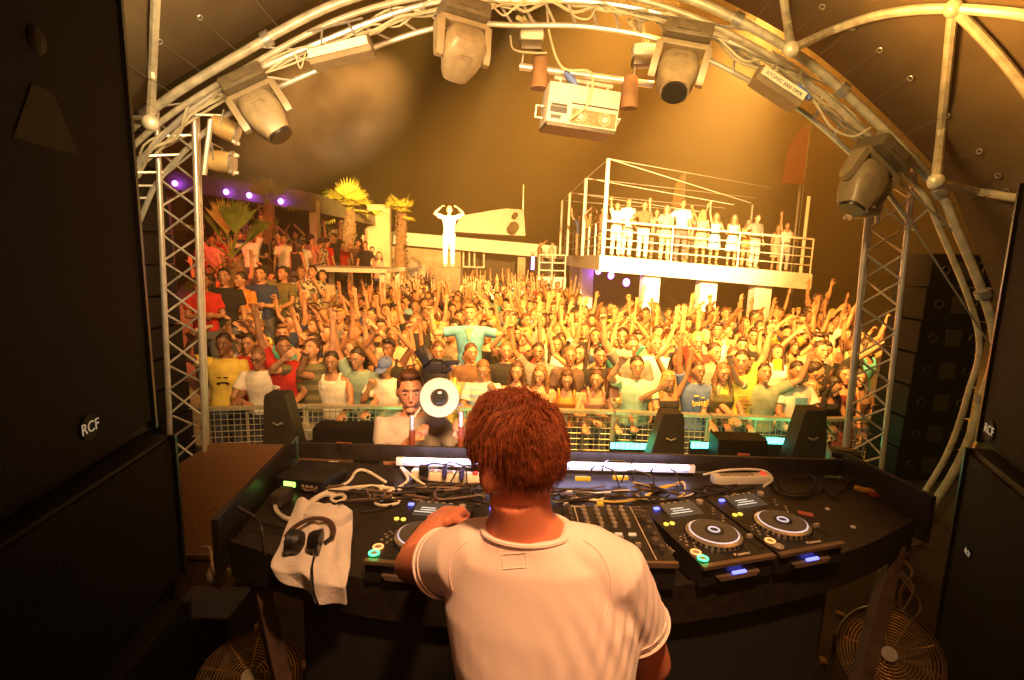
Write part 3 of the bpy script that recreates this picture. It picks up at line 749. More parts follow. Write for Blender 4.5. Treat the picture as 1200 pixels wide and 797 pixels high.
# pale smoke blown out beside the par can
smb = MB(); smb.ell((0, 0, 0), (1.35, .55, .62), 20, 14)
sm_m = bpy.data.materials.new('smoke'); sm_m.use_nodes = True; nt = sm_m.node_tree; nt.nodes.clear()
o_ = nt.nodes.new('ShaderNodeOutputMaterial'); pv = nt.nodes.new('ShaderNodeVolumePrincipled'); pv.inputs['Color'].default_value = (1, .88, .72, 1); pv.inputs['Anisotropy'].default_value = 0.3
tc = nt.nodes.new('ShaderNodeTexCoord'); nz = nt.nodes.new('ShaderNodeTexNoise'); nz.inputs['Scale'].default_value = 1.5; nz.inputs['Detail'].default_value = 4; nz.inputs['Roughness'].default_value = .55
gr_ = nt.nodes.new('ShaderNodeTexGradient'); gr_.gradient_type = 'SPHERICAL'; mp = nt.nodes.new('ShaderNodeMapping'); mp.inputs['Scale'].default_value = (1/1.35, 1/.55, 1/.62)
nt.links.new(tc.outputs['Object'], mp.inputs[0]); nt.links.new(mp.outputs[0], gr_.inputs[0]); nt.links.new(tc.outputs['Object'], nz.inputs['Vector'])
mr = nt.nodes.new('ShaderNodeMapRange'); mr.inputs['From Min'].default_value = .42; mr.inputs['From Max'].default_value = .72; nt.links.new(nz.outputs['Fac'], mr.inputs['Value'])
mu = nt.nodes.new('ShaderNodeMath'); mu.operation = 'MULTIPLY'; nt.links.new(mr.outputs[0], mu.inputs[0]); nt.links.new(gr_.outputs['Fac'], mu.inputs[1])
mu2 = nt.nodes.new('ShaderNodeMath'); mu2.operation = 'MULTIPLY'; mu2.inputs[1].default_value = 2.8; nt.links.new(mu.outputs[0], mu2.inputs[0]); nt.links.new(mu2.outputs[0], pv.inputs['Density']); nt.links.new(pv.outputs[0], o_.inputs['Volume'])
smo = smb.build('smoke', sm_m, None, True, loc=at(338, 152, 5.2)); smo.rotation_euler = (0, R(-22), 0); tag(smo, 'pale puff of smoke drifting behind the upper left lights', 'smoke', kind='stuff')
# ------------------------------------------------------------------ rigging
def frame(loc, fwd, up=(0, 0, 1), roll=0):     # local: -Z is pointing direction
    f = Vector(fwd).normalized(); x = f.cross(Vector(up)).normalized(); y = x.cross(f)
    M = Matrix((x, y, -f)).transposed().to_4x4(); return Matrix.Translation(loc) @ M @ Matrix.Rotation(roll, 4, 'Z')
GLASS = mat('lens_glass', (0.03, 0.03, 0.025), rough=.08)
def moving_head(loc, n, aim, label, k=1.0, shell=None, yaw=0):
    """loc: underside point on truss, n: direction from the truss towards the head (base normal), aim: beam direction"""
    t = empty('moving_head', loc); tag(t, label, 'stage light', 'moving head lights hung on the arch')
    n = Vector(n).normalized(); M = frame((0, 0, 0), n, (0, 1, 0)) @ Matrix.Rotation(yaw, 4, 'Z'); sh = shell or GREYL
    t.matrix_world = Matrix.Translation(loc) @ M; t.scale = (k, k, k)
    b = MB(); b.bevbox((0, 0, -.07), (.40, .32, .13), .02); b.box((0, -.17, -.07), (.2, .01, .06)); bo = b.build('base', GREYP, t, True)
    q = MB()
    for x in (-.14, .14): q.tube([(x, 0, .0), (x, 0, .06)], .03, 8); 
    q.build('clamp', STEEL, bo)
    y = MB(); y.bevbox((0, 0, -.165), (.44, .15, .05), .015)
    for sx in (-1, 1):
        y.prism([(-.075, 0), (.075, 0), (.06, -.24), (.03, -.30), (-.03, -.30), (-.06, -.24)], .06, Matrix.Translation((sx*.21, 0, -.17)) @ Matrix.Rotation(R(90), 4, 'Z') @ Matrix.Rotation(R(90), 4, 'X'))
    y.build('yoke', sh, t, True)
    al = (t.matrix_world.inverted().to_3x3() @ Vector(aim)); al.x *= .25; al.normalize()
    H = frame((0, 0, -.40), al, (1, 0, 0)) @ Matrix.Rotation(R(90), 4, 'Z')
    h = MB(); prof = [(.20, .09, .07), (.185, .14, .11), (.12, .172, .14), (0, .178, .145), (-.10, .160, .135), (-.18, .128, .12), (-.22, .118, .11)]
    rr = []
    for z, a, b2 in prof:
        rr.append([H @ Vector((a*abs(math.cos(w))**.6*(1 if math.cos(w) > 0 else -1), b2*abs(math.sin(w))**.6*(1 if math.sin(w) > 0 else -1), z)) for w in [2*math.pi*i/24 for i in range(24)]])
    h.rings(rr); hd = h.build('head', sh, t, True)
    l = MB(); l.tube([H @ Vector((0, 0, -.215)), H @ Vector((0, 0, -.245))], [.11, .105], 20); l.build('lens_ring', BLACKP, hd, True)
    v = MB()
    for sy in (-1, 1):
        v = MB(); v.box(H @ Vector((0, sy*.133, .03)), (.12, .01, .10), M=H.to_3x3())
        for i in range(5): v.box(H @ Vector((0, sy*.139, -.01+i*.02)), (.11, .006, .006), M=H.to_3x3())
        v.build('vent_panel', GREYP, hd)
    pass
    return t
moving_head(at(283, 92, 3.95), (.55, -.1, -.8), (.75, .0, -.62), 'grey moving head light tilted outward at the upper left of the arch', .76, yaw=.3)
moving_head(at(543, 7, 3.85), (0, -.15, -1), (-.45, .75, -.6), 'grey moving head light hung at the top centre of the arch', .78, yaw=.45)
moving_head(at(808, 34, 3.9), (-.25, -.1, -1), (.1, -.5, -.75), 'hazy moving head light on the arch right of the hanging smoke machine', .78, yaw=-.2)
moving_head(at(1040, 174, 3.9), (-.5, -.1, -.8), (-.15, -.1, -1), 'moving head light pointing down beside the right truss tower', .78, GREYL, yaw=.2)
# strobes
def strobe(px, py, Y, w, rz, label, txt):
    p = at(px, py, Y); t = empty('strobe_light', p); tag(t, label, 'strobe light')
    t.matrix_world = Matrix.Translation(p) @ Matrix.Rotation(rz, 4, 'Y')
    b = MB(); b.prism([(-.06, -.06), (.06, -.075), (.06, .05), (-.02, .06), (-.06, .03)], w, Matrix.Rotation(R(90), 4, 'Y') @ Matrix.Rotation(R(90), 4, 'Z'))
    b.build('housing', GREYL, t)
    f = MB(); f.box((0, -.079, 0), (w*.96, .012, .055)); fo = f.build('label_plate', mat('label_white', (.85, .8, .62), rough=.5), t)
    if txt: text('lettering', txt, .034, Matrix.Translation((0, -.087, -.004)) @ Matrix.Rotation(R(90), 4, 'X'), BLACK, fo)
    k = MB()
    for x in (-w*.3, w*.3): k.tube([(x, 0, .05), (x*.7, 0, .17)], .008, 6)
    k.tube([(-w*.46, 0, .17), (w*.46, 0, .17)], .008, 6); k.build('bracket', STEEL, t)
strobe(400, 60, 3.9, .43, R(-14), 'white strobe bar under the arch left of the top centre light', None)
strobe(912, 102, 3.9, .36, R(29), 'strobe bar with a lettered plate under the right of the arch', 'ATOMIC 3000 DMX')
def par(px, py, Y, aim, label):
    p = at(px, py, Y); t = empty('par_can', p); tag(t, label, 'stage light')
    t.matrix_world = frame(p, aim) @ Matrix.Scale(.8, 4); b = MB()
    b.tube([(0, 0, .13), (0, 0, .10), (0, 0, 0), (0, 0, -.12)], [.04, .085, .10, .10], 20); b.build('can', mat('polished_brass', (.85, .6, .25), rough=.4, metal=.45), t, True)
    r_ = MB(); r_.tube([(0, 0, -.12), (0, 0, -.135)], .115, 20); 
    for a in range(4): r_.box((math.cos(a*1.57+.7)*.115, math.sin(a*1.57+.7)*.115, -.14), (.03, .03, .03))
    r_.build('filter_frame', STEEL, t); MB().tube([(-.12, 0, 0), (-.12, .14, .02), (.12, .14, .02), (.12, 0, 0)], .008, 6).build('bracket', STEEL, t)
par(256, 189, 4.2, (1, .15, -.1), 'polished par can pointing right from the left truss tower')
par(262, 150, 4.25, (1, .3, -.4), 'small par can half hidden behind the upper left moving head')
par(1015, 243, 4.1, (-1, .2, -.05), 'polished par can clamped at the top of the right truss tower')
for px, ya, yb, lab in ((243, 140, 205, 'short clamp pipe standing beside the left truss tower'), (1029, 225, 260, 'short clamp pipe hanging beside the right truss tower')):
    q = MB(); q.tube([at(px+4 if px < 500 else px, ya, 4.1), at(px-4 if px < 500 else px, yb, 4.1)], .02, 8); tag(q.build('clamp_pipe', ALU, None, True), lab, 'pipe')
lamp('par_beam', 'SPOT', at(268, 189, 4.2), (at(268, 189, 4.2)+Vector((6, 5, 1.2))), 9000, (1, .84, .60), .05, 42, .8)
# hanging bar, hoists and smoke machine
ba, bb = at(609, 78, 4.4), at(765, 99, 4.4)
bar = MB(); bar.tube([ba, bb], .028, 12); tag(bar.build('hanging_bar', ALU, None, True), 'white pipe hanging from two chain hoists below the arch', 'pipe')
def hoist(px, py, by, label, gx, gy):
    p = at(px, py, 4.4); t = empty('chain_hoist', p); tag(t, label, 'hoist', 'chain hoists on the hanging bar')
    b = MB(); b.bevbox((0, 0, .025), (.19, .12, .10), .04); b.build('motor_cap', CREAM, t, True)
    b = MB(); b.bevbox((0, 0, -.055), (.17, .11, .07), .015); b.build('gear_case', GREYP, t, True)
    s_ = MB(); top = at(px-8, 0, 4.25)-p; top.z = 4.55-p.z
    for dx in (-.05, 0, .04): s_.tube([(dx*.2, 0, .10), (dx+top.x, top.y, top.z)], [.012, .018], 6)
    s_.build('strap', mat('pale_strap', (.75, .66, .4), rough=.8), t)
    h = MB(); h.tube(catmull([(0, 0, .14), (.03, 0, .12), (.03, 0, .09), (0, 0, .08), (-.03, 0, .1)], 4), .008, 6)
    h.tube([(-.06, 0, -.08), (-.07, 0, -.20)], .008, 6); h.each('hook', STEEL, t)
    c = MB(); c.tube([(gx, 0, gy), (gx, 0, gy-.02), (gx, 0, gy-.24)], [.05, .062, .072], 12); c.build('chain_bag', mat('canvas_bag', (.3, .17, .08), rough=.95, bump=.4), t, True)
hoist(623, 46, 0, 'left chain hoist with its brown chain bag above the smoke machine', .07, -.12)
hoist(754, 64, 0, 'right chain hoist with its brown chain bag above the smoke machine', -.09, -.16)
sp = at(678, 133, 4.4); sm_ = empty('smoke_machine', sp); tag(sm_, 'white smoke machine with two round fans hanging from the pipe', 'smoke machine')
sm_.matrix_world = Matrix.Translation(sp) @ Matrix.Rotation(R(5), 4, 'Y') @ Matrix.Rotation(R(8), 4, 'Z') @ Matrix.Scale(.87, 4)
b = MB(); b.bevbox((0, 0, .02), (.64, .34, .33), .01); b.build('case', CREAM, sm_, True)
b = MB(); b.box((0, .0, -.16), (.62, .34, .03)); b.build('bottom_plate', GREYP, sm_)
b = MB(); b.box((.1, -.175, -.07), (.40, .008, .12)); gr = b.build('fan_grille', mat('grille', (.35, .27, .13), noise=.5, scale=60, bump=.6), sm_)
b = MB()
for x in (-.02, .2):
    b.tube([(x, -.181, -.07), (x, -.186, -.07)], .026, 14)
    for rad in (.04, .052): b.tube([(x+rad*math.cos(a), -.183, -.07+rad*math.sin(a)) for a in [i*math.pi/8 for i in range(17)]], .003, 4)
b.build('fan_hub', CREAM, gr)
b = MB(); b.box((-.22, -.175, .0), (.14, .006, .02)); b.box((-.24, -.175, -.1), (.09, .012, .03)); b.box((-.22, -.174, -.04), (.15, .005, .05)); b.box((.1, -.174, .03), (.42, .004, .012)); b.build('control_panel', BLACKP, sm_)
b = MB()
for x in (-.2, .05, .24): b.tube([(x, 0, .18), (x, 0, .28)], .01, 6)
b.tube([(-.26, 0, .27), (.28, 0, .27)], .02, 8); b.tube([(-.33, -.05, 0), (-.40, -.05, 0), (-.40, -.05, -.1), (-.33, -.05, -.1)], .01, 6); b.tube([(.33, -.05, -.02), (.38, -.05, .0), (.33, -.05, -.12)], .008, 6); b.build('mounting_frame', ALU, sm_)
b = MB(); b.tube([(-.19, -.1, .30), (-.13, -.12, .24), (-.08, -.12, .19)], [.02, .032, .024], 10); b.build('connector', mat('blue_plastic', (.12, .2, .6)), sm_, True)
q = MB(); q.tube(catmull([at(640, 0, 4.3), at(645, 45, 4.3), at(660, 80, 4.25), at(692, 85, 4.2), at(690, 120, 4.2), at(668, 140, 4.2)], 5), .009, 6); q.tube(catmull([at(666, 0, 4.2), at(672, 18, 4.1), at(690, 22, 4.1), at(700, 6, 4.1)], 5), .007, 6); q.tube(catmull([at(598, 42, 4.4), at(602, 58, 4.35), at(625, 62, 4.3), at(641, 62, 4.3)], 5), .008, 6)
tag(q.build('power_cable', mat('pale_cable'), None, True), 'loose pale cables looping down to the smoke machine', 'cable')
for pl, r_, lab in (([(842, 45, 3.95), (870, 70, 3.9), (890, 70, 3.9)], .007, 'short slack cable right of the second moving head on the arch'), ([(940, 100, 3.9), (955, 120, 3.9), (975, 150, 3.9), (1000, 160, 3.9), (1020, 150, 3.9)], .009, 'long slack cable sagging between lettered strobe bar and lowest moving head'), ([(575, 5, 3.9), (590, 18, 3.9), (602, 10, 3.9), (614, 2, 3.9)], .007, 'slack cable looping between the centre moving head and left hoist'), ([(345, 60, 3.9), (352, 80, 3.9), (358, 62, 3.9)], .005, 'small cable loop left of the white strobe bar')):
    q = MB(); q.tube(catmull([at(*a) for a in pl], 6), r_, 6); tag(q.build('slack_cable', mat('pale_cable'), None, True), lab, 'cable')
q = MB(); q.tube([at(935, 101, 3.9), at(941, 108, 3.88), at(949, 116, 3.86)], [.018, .026, .02], 10); tag(q.build('cable_connector', mat('blue_plastic'), None, True), 'blue plug joining cables beside the lettered strobe bar', 'plug')

# ---- speakers
MESH = mat('speaker_grille', (0.005, 0.004, 0.0035), rough=0.7, spec=.15, noise=0.5, scale=120, bump=0.6)
def speaker(name, c, size, rz, label, logo=None, tilt=0, horn=True, mx=0):
    t = empty(name, c, rz); tag(t, label, 'speaker'); t.rotation_euler = (tilt, mx, rz)
    w, d, h = size
    MB().bevbox((0, 0, h/2), (w, d, h), .02).build('cabinet', BLACK, t, True)
    g_ = MB(); g_.bevbox((0, -d/2-.008, h/2), (w*.93, .014, h*.95), .006); gg = g_.build('grille', MESH, t)
    if horn:
        k = MB(); k.add([(-.16, -d/2-.018, h*.62), (.16, -d/2-.018, h*.62), (.05, -d/2-.02, h*.72), (-.05, -d/2-.02, h*.72)], [(0, 1, 2, 3)]); k.ell((0, -d/2-.01, h*.80), (.05, .02, .05), 12, 8); k.build('horn', mat('horn_brown', (.010, .005, .003), spec=.2), t)
    fr = MB()
    for x in (-w/2+.015, w/2-.015): fr.box((x, -d/2-.01, h/2), (.02, .03, h*.99))
    fr.each('edge_frame', BLACKP, t)
    if logo:
        lx, lz = logo
        if name == 'subwoofer': k_ = .55
        else: k_ = 1
        lo = MB(); lo.cyl((lx, -d/2-.018, lz), .05*k_, .006, 20, axis=(0, 1, 0)); l2 = lo.build('badge', BLACK, t)
        text('lettering', 'RCF', .062*k_, Matrix.Translation((lx, -d/2-.023, lz)) @ Matrix.Rotation(R(90), 4, 'X'), mat('logo_cream', (.9, .82, .65), emit=(1, .8, .5), estr=.12), l2)
    return t
def stack(name, A, th, w, d, z0, z1, label, logo=None, horn=False):
    """A is the far lower corner of the front face, th the turn of the cabinet"""
    th = R(th); n = Vector((math.sin(th), -math.cos(th), 0)); e = Vector((math.cos(th), math.sin(th), 0))
    far = 1 if e.y > 0 else -1
    c = Vector((A[0], A[1], 0))-e*far*w/2-n*d/2
    return speaker(name, (c.x, c.y, z0), (w, d, z1-z0), th, label, logo, horn=horn)
stack('loudspeaker', (-1.72, 2.45), 99, 1.12, .75, 1.935, 3.86, 'tall black loudspeaker cabinet with a horn on top of the left stack', (.06, .17), True)
stack('subwoofer', (-1.60, 2.40), 97, 1.25, .85, 1.22, 1.93, 'black subwoofer cabinet in the middle of the left stack')
stack('subwoofer', (-1.46, 2.20), 96, 1.15, .9, .755, 1.215, 'lowest black subwoofer cabinet of the left stack')
stack('loudspeaker', (2.36, 2.55), -114, 1.12, .8, 1.94, 3.2, 'black loudspeaker cabinet on top of the right stack', (-.42, .10))
stack('subwoofer', (2.27, 2.50), -113, 1.2, .9, .76, 1.935, 'black subwoofer cabinet under the right loudspeaker', (-.38, .72))
def line_array(base, n, w, h, label, step, rz=0):
    t = empty('line_array', base, rz); tag(t, label, 'speaker')
    for i in range(n):
        c = MB(); z = i*h; c.bevbox((step*i, 0, z+h/2), (w, .45, h*.95), .01)
        ca = c.build('cabinet', BLACK, t); gq = MB()
        for x in (-w*.3, w*.3): gq.tube([(step*i+x+.035*math.cos(a), -.235, z+h/2+.035*math.sin(a)) for a in [k*math.pi/6 for k in range(13)]], .006, 5)
        gq.box((step*i, -.235, z+h*.5), (w*.22, .01, h*.5)); gq.each('handle', mat('dull_metal', (.1, .08, .05), metal=.5, rough=.5), ca)
line_array((-3.2, 4.6, .76), 12, .42, .27, 'dark column of stacked cabinets behind the left truss tower', -.012)
line_array((4.05, 5.1, .76), 7, .62, .31, 'dark column of stacked cabinets behind the right truss tower', .01)

# ------------------------------------------------------------------ booth table
TZ = 1.75
front = [(-1.0, 1.78), (-.78, 1.69), (-.46, 1.58), (0, 1.53), (.5, 1.575), (.9, 1.68), (1.3, 1.84), (1.70, 2.08)]
back = [(1.66, 2.50), (1.2, 2.53), (.4, 2.50), (-.4, 2.50), (-1.06, 2.56)]
tb = empty('booth_table', (0, 2, .75)); tag(tb, 'wide black curved table of the booth loaded with players and cables', 'table')
def loc(pts): return [(x, y-2) for x, y in pts]
top = MB(); top.prism(loc(front+back), .05, Matrix.Translation((0, 0, TZ-.025-.75))); top.build('tabletop', BLACKWOOD, tb)
fc = catmull([(x, y, 0) for x, y in front], 4)
lip = MB(); lip.rings([[Vector((p.x, p.y-2+dy, z-.75)) for dy, z in ((-.012, TZ+.008), (.010, TZ+.008), (.010, TZ-.13), (-.012, TZ-.13))] for p in fc]); lip.build('front_lip', BLACKWOOD, tb)
def board(a, b, z0, z1, th=.022):
    a = Vector((*a, 0)); b = Vector((*b, 0)); d = (b-a).normalized(); n = Vector((-d.y, d.x, 0))*th
    m_ = MB(); m_.rings([[q+Vector((0, -2, z-.75)) for q, z in ((p, z0), (p+n, z0), (p+n, z1), (p, z1))] for p in (a, b)]); return m_
board((-1.075, 2.575), (1.69, 2.53), TZ+.001, TZ+.082).build('back_board', BLACKWOOD, tb)
m_ = board((-1.01, 1.72), (-1.085, 2.60), TZ-.10, TZ+.115); m_.build('side_board', BLACKWOOD, tb)
m_ = board((1.67, 2.53), (1.73, 2.04), TZ-.08, TZ+.125); m_.build('side_board', BLACKWOOD, tb)
WOOD = mat('scuffed_wood', (.10, .05, .03), noise=.6, scale=12)
for (a, b) in (((-.93, 1.80, 1.68), (-.68, 1.62, .78)), ((1.62, 2.05, 1.66), (1.28, 1.75, .78)), ((-.93, 2.5, 1.68), (-.9, 2.5, .78)), ((1.6, 2.45, 1.68), (1.58, 2.45, .78))):
    MB().tube([Vector(a)-Vector((0, 2, .75)), Vector(b)-Vector((0, 2, .75))], .038, 4).build('leg', WOOD, tb)
m_ = MB(); m_.rings([[Vector((p.x, p.y-2+.03+dy, z-.75)) for dy, z in ((0, TZ-.12), (.008, TZ-.12), (.008, .78), (0, .78))] for p in fc[5:-5]])
m_.build('skirt_cloth', mat('black_cloth', (.008, .007, .006), rough=.95), tb)

# LED tube
GLOW = mat('lit_tube', (.8, .8, .9), emit=(.62, .58, 1.0), estr=4.5)
lt = empty('light_tube', (.17, 2.44, TZ+.05)); tag(lt, 'glowing white fluorescent tube lying along the back board', 'light tube')
MB().tube([(-.68, 0, .01), (.70, 0, .01)], .012, 12).build('tube', GLOW, lt, True)
MB().box((0.01, .024, -.005), (1.46, .02, .035)).build('fixture', WPAINT, lt)
la = lamp('tube_light', 'AREA', (.17, 2.40, TZ+.09), (.17, 2.8, TZ+.12), 2.2, (.72, .68, 1.0), .1); la.data.shape = 'RECTANGLE'; la.data.size = 1.3; la.data.size_y = .03

# players and mixer
JOGTOP = mat('jog_top', (.10, .085, .07), rough=.45, noise=.15, scale=5)
CHROME = mat('jog_chrome', (.8, .7, .55), rough=.28, metal=.85, noise=.2)
BTN = mat('silver_button', (.55, .46, .35), rough=.4, metal=.4)
BODY = mat('player_black', (.020, .017, .015), rough=.38, noise=.2, scale=8)
SCREEN = mat('screen_lcd', (.05, .05, .05), rough=.15, emit=(.22, .16, .10), estr=.12)
GREENL = mat('green_ring', (.1, .6, .2), emit=(.05, .9, .25), estr=2)
ORNL = mat('orange_ring', (.7, .25, .1), emit=(1, .3, .08), estr=1.2)
YELL = mat('yellow_button', (.8, .6, .1), emit=(1, .65, .08), estr=.8)
BLUE2 = mat('blue_led', (.1, .1, .8), emit=(.1, .12, 1), estr=2.5)
RINGW = mat('white_ring', (.7, .7, .8), emit=(.75, .78, 1), estr=.25)
LETT = mat('lettering_white', (.75, .62, .45), rough=.6)
def player(x, y, rz, label, green=True, orange=True):
    t = empty('media_player', (x, y, TZ+.006), rz); t.scale = (.93, .93, .95); tag(t, label, 'media player', 'players on the booth table')
    W, Dp, H = .306, .405, .085
    b = MB(); b.prism([(-Dp/2, 0), (Dp/2, 0), (Dp/2, H+.018), (Dp/2-.10, H+.012), (-Dp/2+.02, H), (-Dp/2, H-.006)], W, Matrix.Translation((0, 0, .004)) @ Matrix.Rotation(R(90), 4, 'Z') @ Matrix.Rotation(R(90), 4, 'X'))
    b.build('body', BODY, t)
    q = MB(); q.box((0, -Dp/2-.006, H-.004), (W*.99, .02, .012)); q.build('front_trim', mat('trim_bronze', (.30, .20, .12), rough=.35, metal=.6), t)
    q = MB(); q.prism([(-.09, 0), (.09, 0), (.075, -.016), (-.075, -.016)], .016, Matrix.Translation((-.0, -Dp/2-.006, .038)) @ Matrix.Rotation(R(90), 4, 'X')); q.build('disc_slot', mat('slot_bronze', (.42, .28, .17), rough=.3, metal=.6), t)
    q = MB(); q.box((0, -Dp/2-.012, .046), (.055, .01, .007)); q.build('status_light', BLUE2, t)
    zt = H+.004
    j = MB(); jc = Vector((.01, -.055, zt))
    j.tube([jc, jc+Vector((0, 0, .016)), jc+Vector((0, 0, .022))], [.104, .103, .092], 48); jo = j.build('jog_wheel', CHROME, t, True)
    dd = MB()
    for i in range(32):
        a = 2*math.pi*i/32; dd.ell(jc+Vector((.1035*math.cos(a), .1035*math.sin(a), .010)), (.0062, .0062, .006), 6, 4)
    dd.build('dimples', BLACKP, jo)
    MB().tube([jc+Vector((0, 0, .021)), jc+Vector((0, 0, .0245))], [.092, .089], 48).build('ring_light', RINGW, jo, True)
    MB().tube([jc+Vector((0, 0, .024)), jc+Vector((0, 0, .0265))], [.086, .085], 48).build('touch_plate', JOGTOP, jo, True)
    MB().tube([jc+Vector((0, 0, .0255)), jc+Vector((0, 0, .0285))], [.036, .036], 32).build('display_rim', BLACKP, jo, True)
    MB().tube([jc+Vector((.019*math.cos(a), .019*math.sin(a), .029)) for a in [i*math.pi/12 for i in range(25)]], .004, 6).build('display_ring', RINGW, jo, True)
    sc_ = MB(); sc_.box((.0, .135, H+.020), (.155, .085, .008), M=Matrix.Rotation(R(9), 3, 'X')); so = sc_.build('screen', SCREEN, t)
    ln = MB()
    for i in range(4): ln.box((-.02+.01*(i % 2), .105+.018*i, H+.0265), (.10-.02*(i % 3), .003, .002), M=Matrix.Rotation(R(9), 3, 'X'))
    ln.build('screen_text', mat('lcd_text', (.5, .5, .45), emit=(.6, .6, .5), estr=.6), so)
    fr = MB(); fr.box((.0, .135, H+.017), (.172, .1, .008), M=Matrix.Rotation(R(9), 3, 'X')); fr.build('screen_frame', BLACKP, t)
    def disc(x, y, r, m, nm, ring=False):
        k = MB()
        if ring: k.tube([(x+r*math.cos(a), y+r*math.sin(a), zt+.006) for a in [i*math.pi/9 for i in range(19)]], .0035, 6)
        else: k.cyl((x, y, zt+.003), r, .008, 14)
        return k.build(nm, m, t, True)
    disc(-.128, -.178, .0165, GREENL if green else BTN, 'play_button', True); disc(-.128, -.178, .011, BTN, 'button')
    disc(-.128, -.138, .0165, ORNL if orange else BTN, 'cue_button', True); disc(-.128, -.138, .011, BTN, 'button')
    q = MB()
    for xx in (-.125, -.098): q.cyl((xx, .055, zt+.008), .010, .012, 10)
    q.build('loop_button', YELL, t, True)
    q = MB(); rnd = random.Random(int(x*100))
    for i in range(9): q.box((-.132+.012*(i % 2), -.09+.019*i, zt+.004), (.010, .007, .006))
    for i in range(7): q.box((-.118+.010*((i+1) % 3), -.105+.02*i, zt+.004), (.006, .010, .006))
    for i in range(8): q.box((.112+.014*(i % 3), .02+.02*i, zt+.010), (.009, .007, .008))
    for i in range(5): q.box((-.06+.03*i, .185, H+.028), (.016, .006, .005))
    q.cyl((.112, .172, H+.026), .014, .014, 12)
    q.each('button', BTN, t)
    q = MB(); q.box((.135, -.10, zt+.002), (.028, .14, .004)); sl = q.build('tempo_track', BLACKP, t)
    q = MB(); q.box((.135, -.10, zt+.010), (.022, .012, .014)); q.build('fader_knob', BTN, sl)
    q = MB(); q.box((-.10, .165, H+.024), (.022, .014, .006)); q.build('usb_light', BLUE2, t)
    text('lettering', 'Pioneer', .022, Matrix.Translation((.03, -Dp/2+.016, zt+.004)), LETT, t)
    text('lettering', 'Pioneer', .045, Matrix.Translation((-W/2-.001, .02, .045)) @ Matrix.Rotation(R(-90), 4, 'Z') @ Matrix.Rotation(R(90), 4, 'X'), LETT, t)
    return t
player(.705, 1.785, R(17), 'left one of the two media players right of the mixer', True)
player(.99, 1.872, R(18), 'rightmost media player next to the bare end of the table', False)
player(-.29, 1.725, R(-6), 'leftmost media player beside the towel, green ring lit', True)
player(.03, 1.715, R(-2), 'media player hidden in front of the man with the cream shirt', False, True)
mx = empty('mixer', (.375, 1.735, TZ+.006), R(1)); tag(mx, 'black four channel mixer covered in knobs at the centre of the table', 'mixer')
q = MB(); q.bevbox((0, 0, .05), (.325, .38, .10), .006); q.build('body', BODY, mx)
q = MB(); q.box((0, -.196, .095), (.33, .014, .016)); q.build('front_trim', mat('trim_bronze'), mx)
q = MB()
for i in range(4):
    for j in range(5): q.cyl((-.085+.048*i, .155-.032*j, .108), .0085, .018, 10, r2=.007)
q.each('knob', BTN, mx, True)
q = MB()
for i in range(6): q.cyl((-.14, .16-.035*i, .108), .007, .018, 8)
for i in range(7): q.cyl((.135-.01*(i % 2), .12-.04*i, .108), .009 if i != 5 else .013, .018, 10)
for i in range(4): q.box((.12, .17-.025*i, .104), (.035, .008, .006))
q.each('side_knob', mat('dark_button', (.12, .09, .07), rough=.4), mx, True)
q = MB()
for i in range(4): q.box((-.085+.048*i, -.03, .103), (.026, .010, .008))
q.each('cue_button', mat('pale_button', (.75, .6, .4), emit=(1, .7, .4), estr=.25), mx)
MB().box((-.037, -.03, .1045), (.026, .011, .010)).build('lit_button', YELL, mx)
for i in range(4):
    f = MB(); f.box((-.085+.048*i, -.105, .101), (.006, .09, .003)); fo = f.build('fader_slot', BLACKP, mx)
    MB().box((-.085+.048*i, -.105+.02*(i % 3), .108), (.018, .012, .014)).build('fader_cap', BTN, fo)
q = MB()
for x in (-.117, .1): q.box((x, -.0, .1015), (.003, .36, .002))
q.each('divider_line', LETT, mx)
MB().box((0, -.165, .102), (.09, .016, .004)).build('crossfader', BTN, mx)
text('lettering', 'Pioneer', .018, Matrix.Translation((-.10, .175, .1015)), LETT, mx)
# ------------------------------------------------------------------ things lying on the table
def onT(px, py, h=0.0): return atz(px, py, TZ+h)
PALE = mat('pale_cable'); DK = mat('dark_cable', (.03, .022, .018), rough=.45); YC = mat('yellow_cable', (.7, .5, .08), rough=.5); WC = mat('white_cable', (.8, .72, .58), rough=.5)
def cable(pxs, r, m, label, h=.012, n=6, name='cable'):
    pts = catmull([onT(x, y, h+ (p[0] if p else 0)) for x, y, *p in pxs], n)
    q = MB(); q.tube(pts, r, 6); return tag(q.build(name, m, None, True), label, 'cable')
cable([(450, 570), (425, 572), (395, 573), (370, 583), (350, 600), (338, 608), (325, 600), (322, 590)], .009, WC, 'thick white cable running to the black adapter at the left end')
cable([(452, 565), (430, 552), (418, 552), (408, 565), (385, 575), (362, 588), (352, 600)], .007, WC, 'white cable looping up behind the folded towel')
cable([(400, 578), (388, 584), (395, 588), (405, 583), (398, 580), (375, 582), (358, 590)], .006, WC, 'small white loop beside the towel')
cable([(512, 590), (478, 588), (455, 592), (440, 590), (440, 580), (452, 572), (462, 585), (470, 588)], .006, WC, 'black and white loop behind the leftmost player')
cable([(655, 588), (690, 585), (720, 588), (755, 583), (770, 572), (788, 568)], .005, YC, 'yellow cable lying behind the mixer')
cable([(790, 590), (820, 590), (838, 580), (855, 577), (868, 583)], .005, YC, 'yellow cable curving behind the two right players')
cable([(740, 565), (775, 572), (800, 565), (802, 578), (795, 583)], .005, YC, 'short yellow cable bent beside the light tube')
cable([(660, 592), (675, 583), (700, 586), (722, 580), (745, 584), (772, 574)], .005, WC, 'cream cable snaking behind the mixer')
cable([(825, 556), (850, 551), (880, 550), (898, 553), (905, 562), (895, 570)], .006, WC, 'white cable looping over the right power strip', .03)
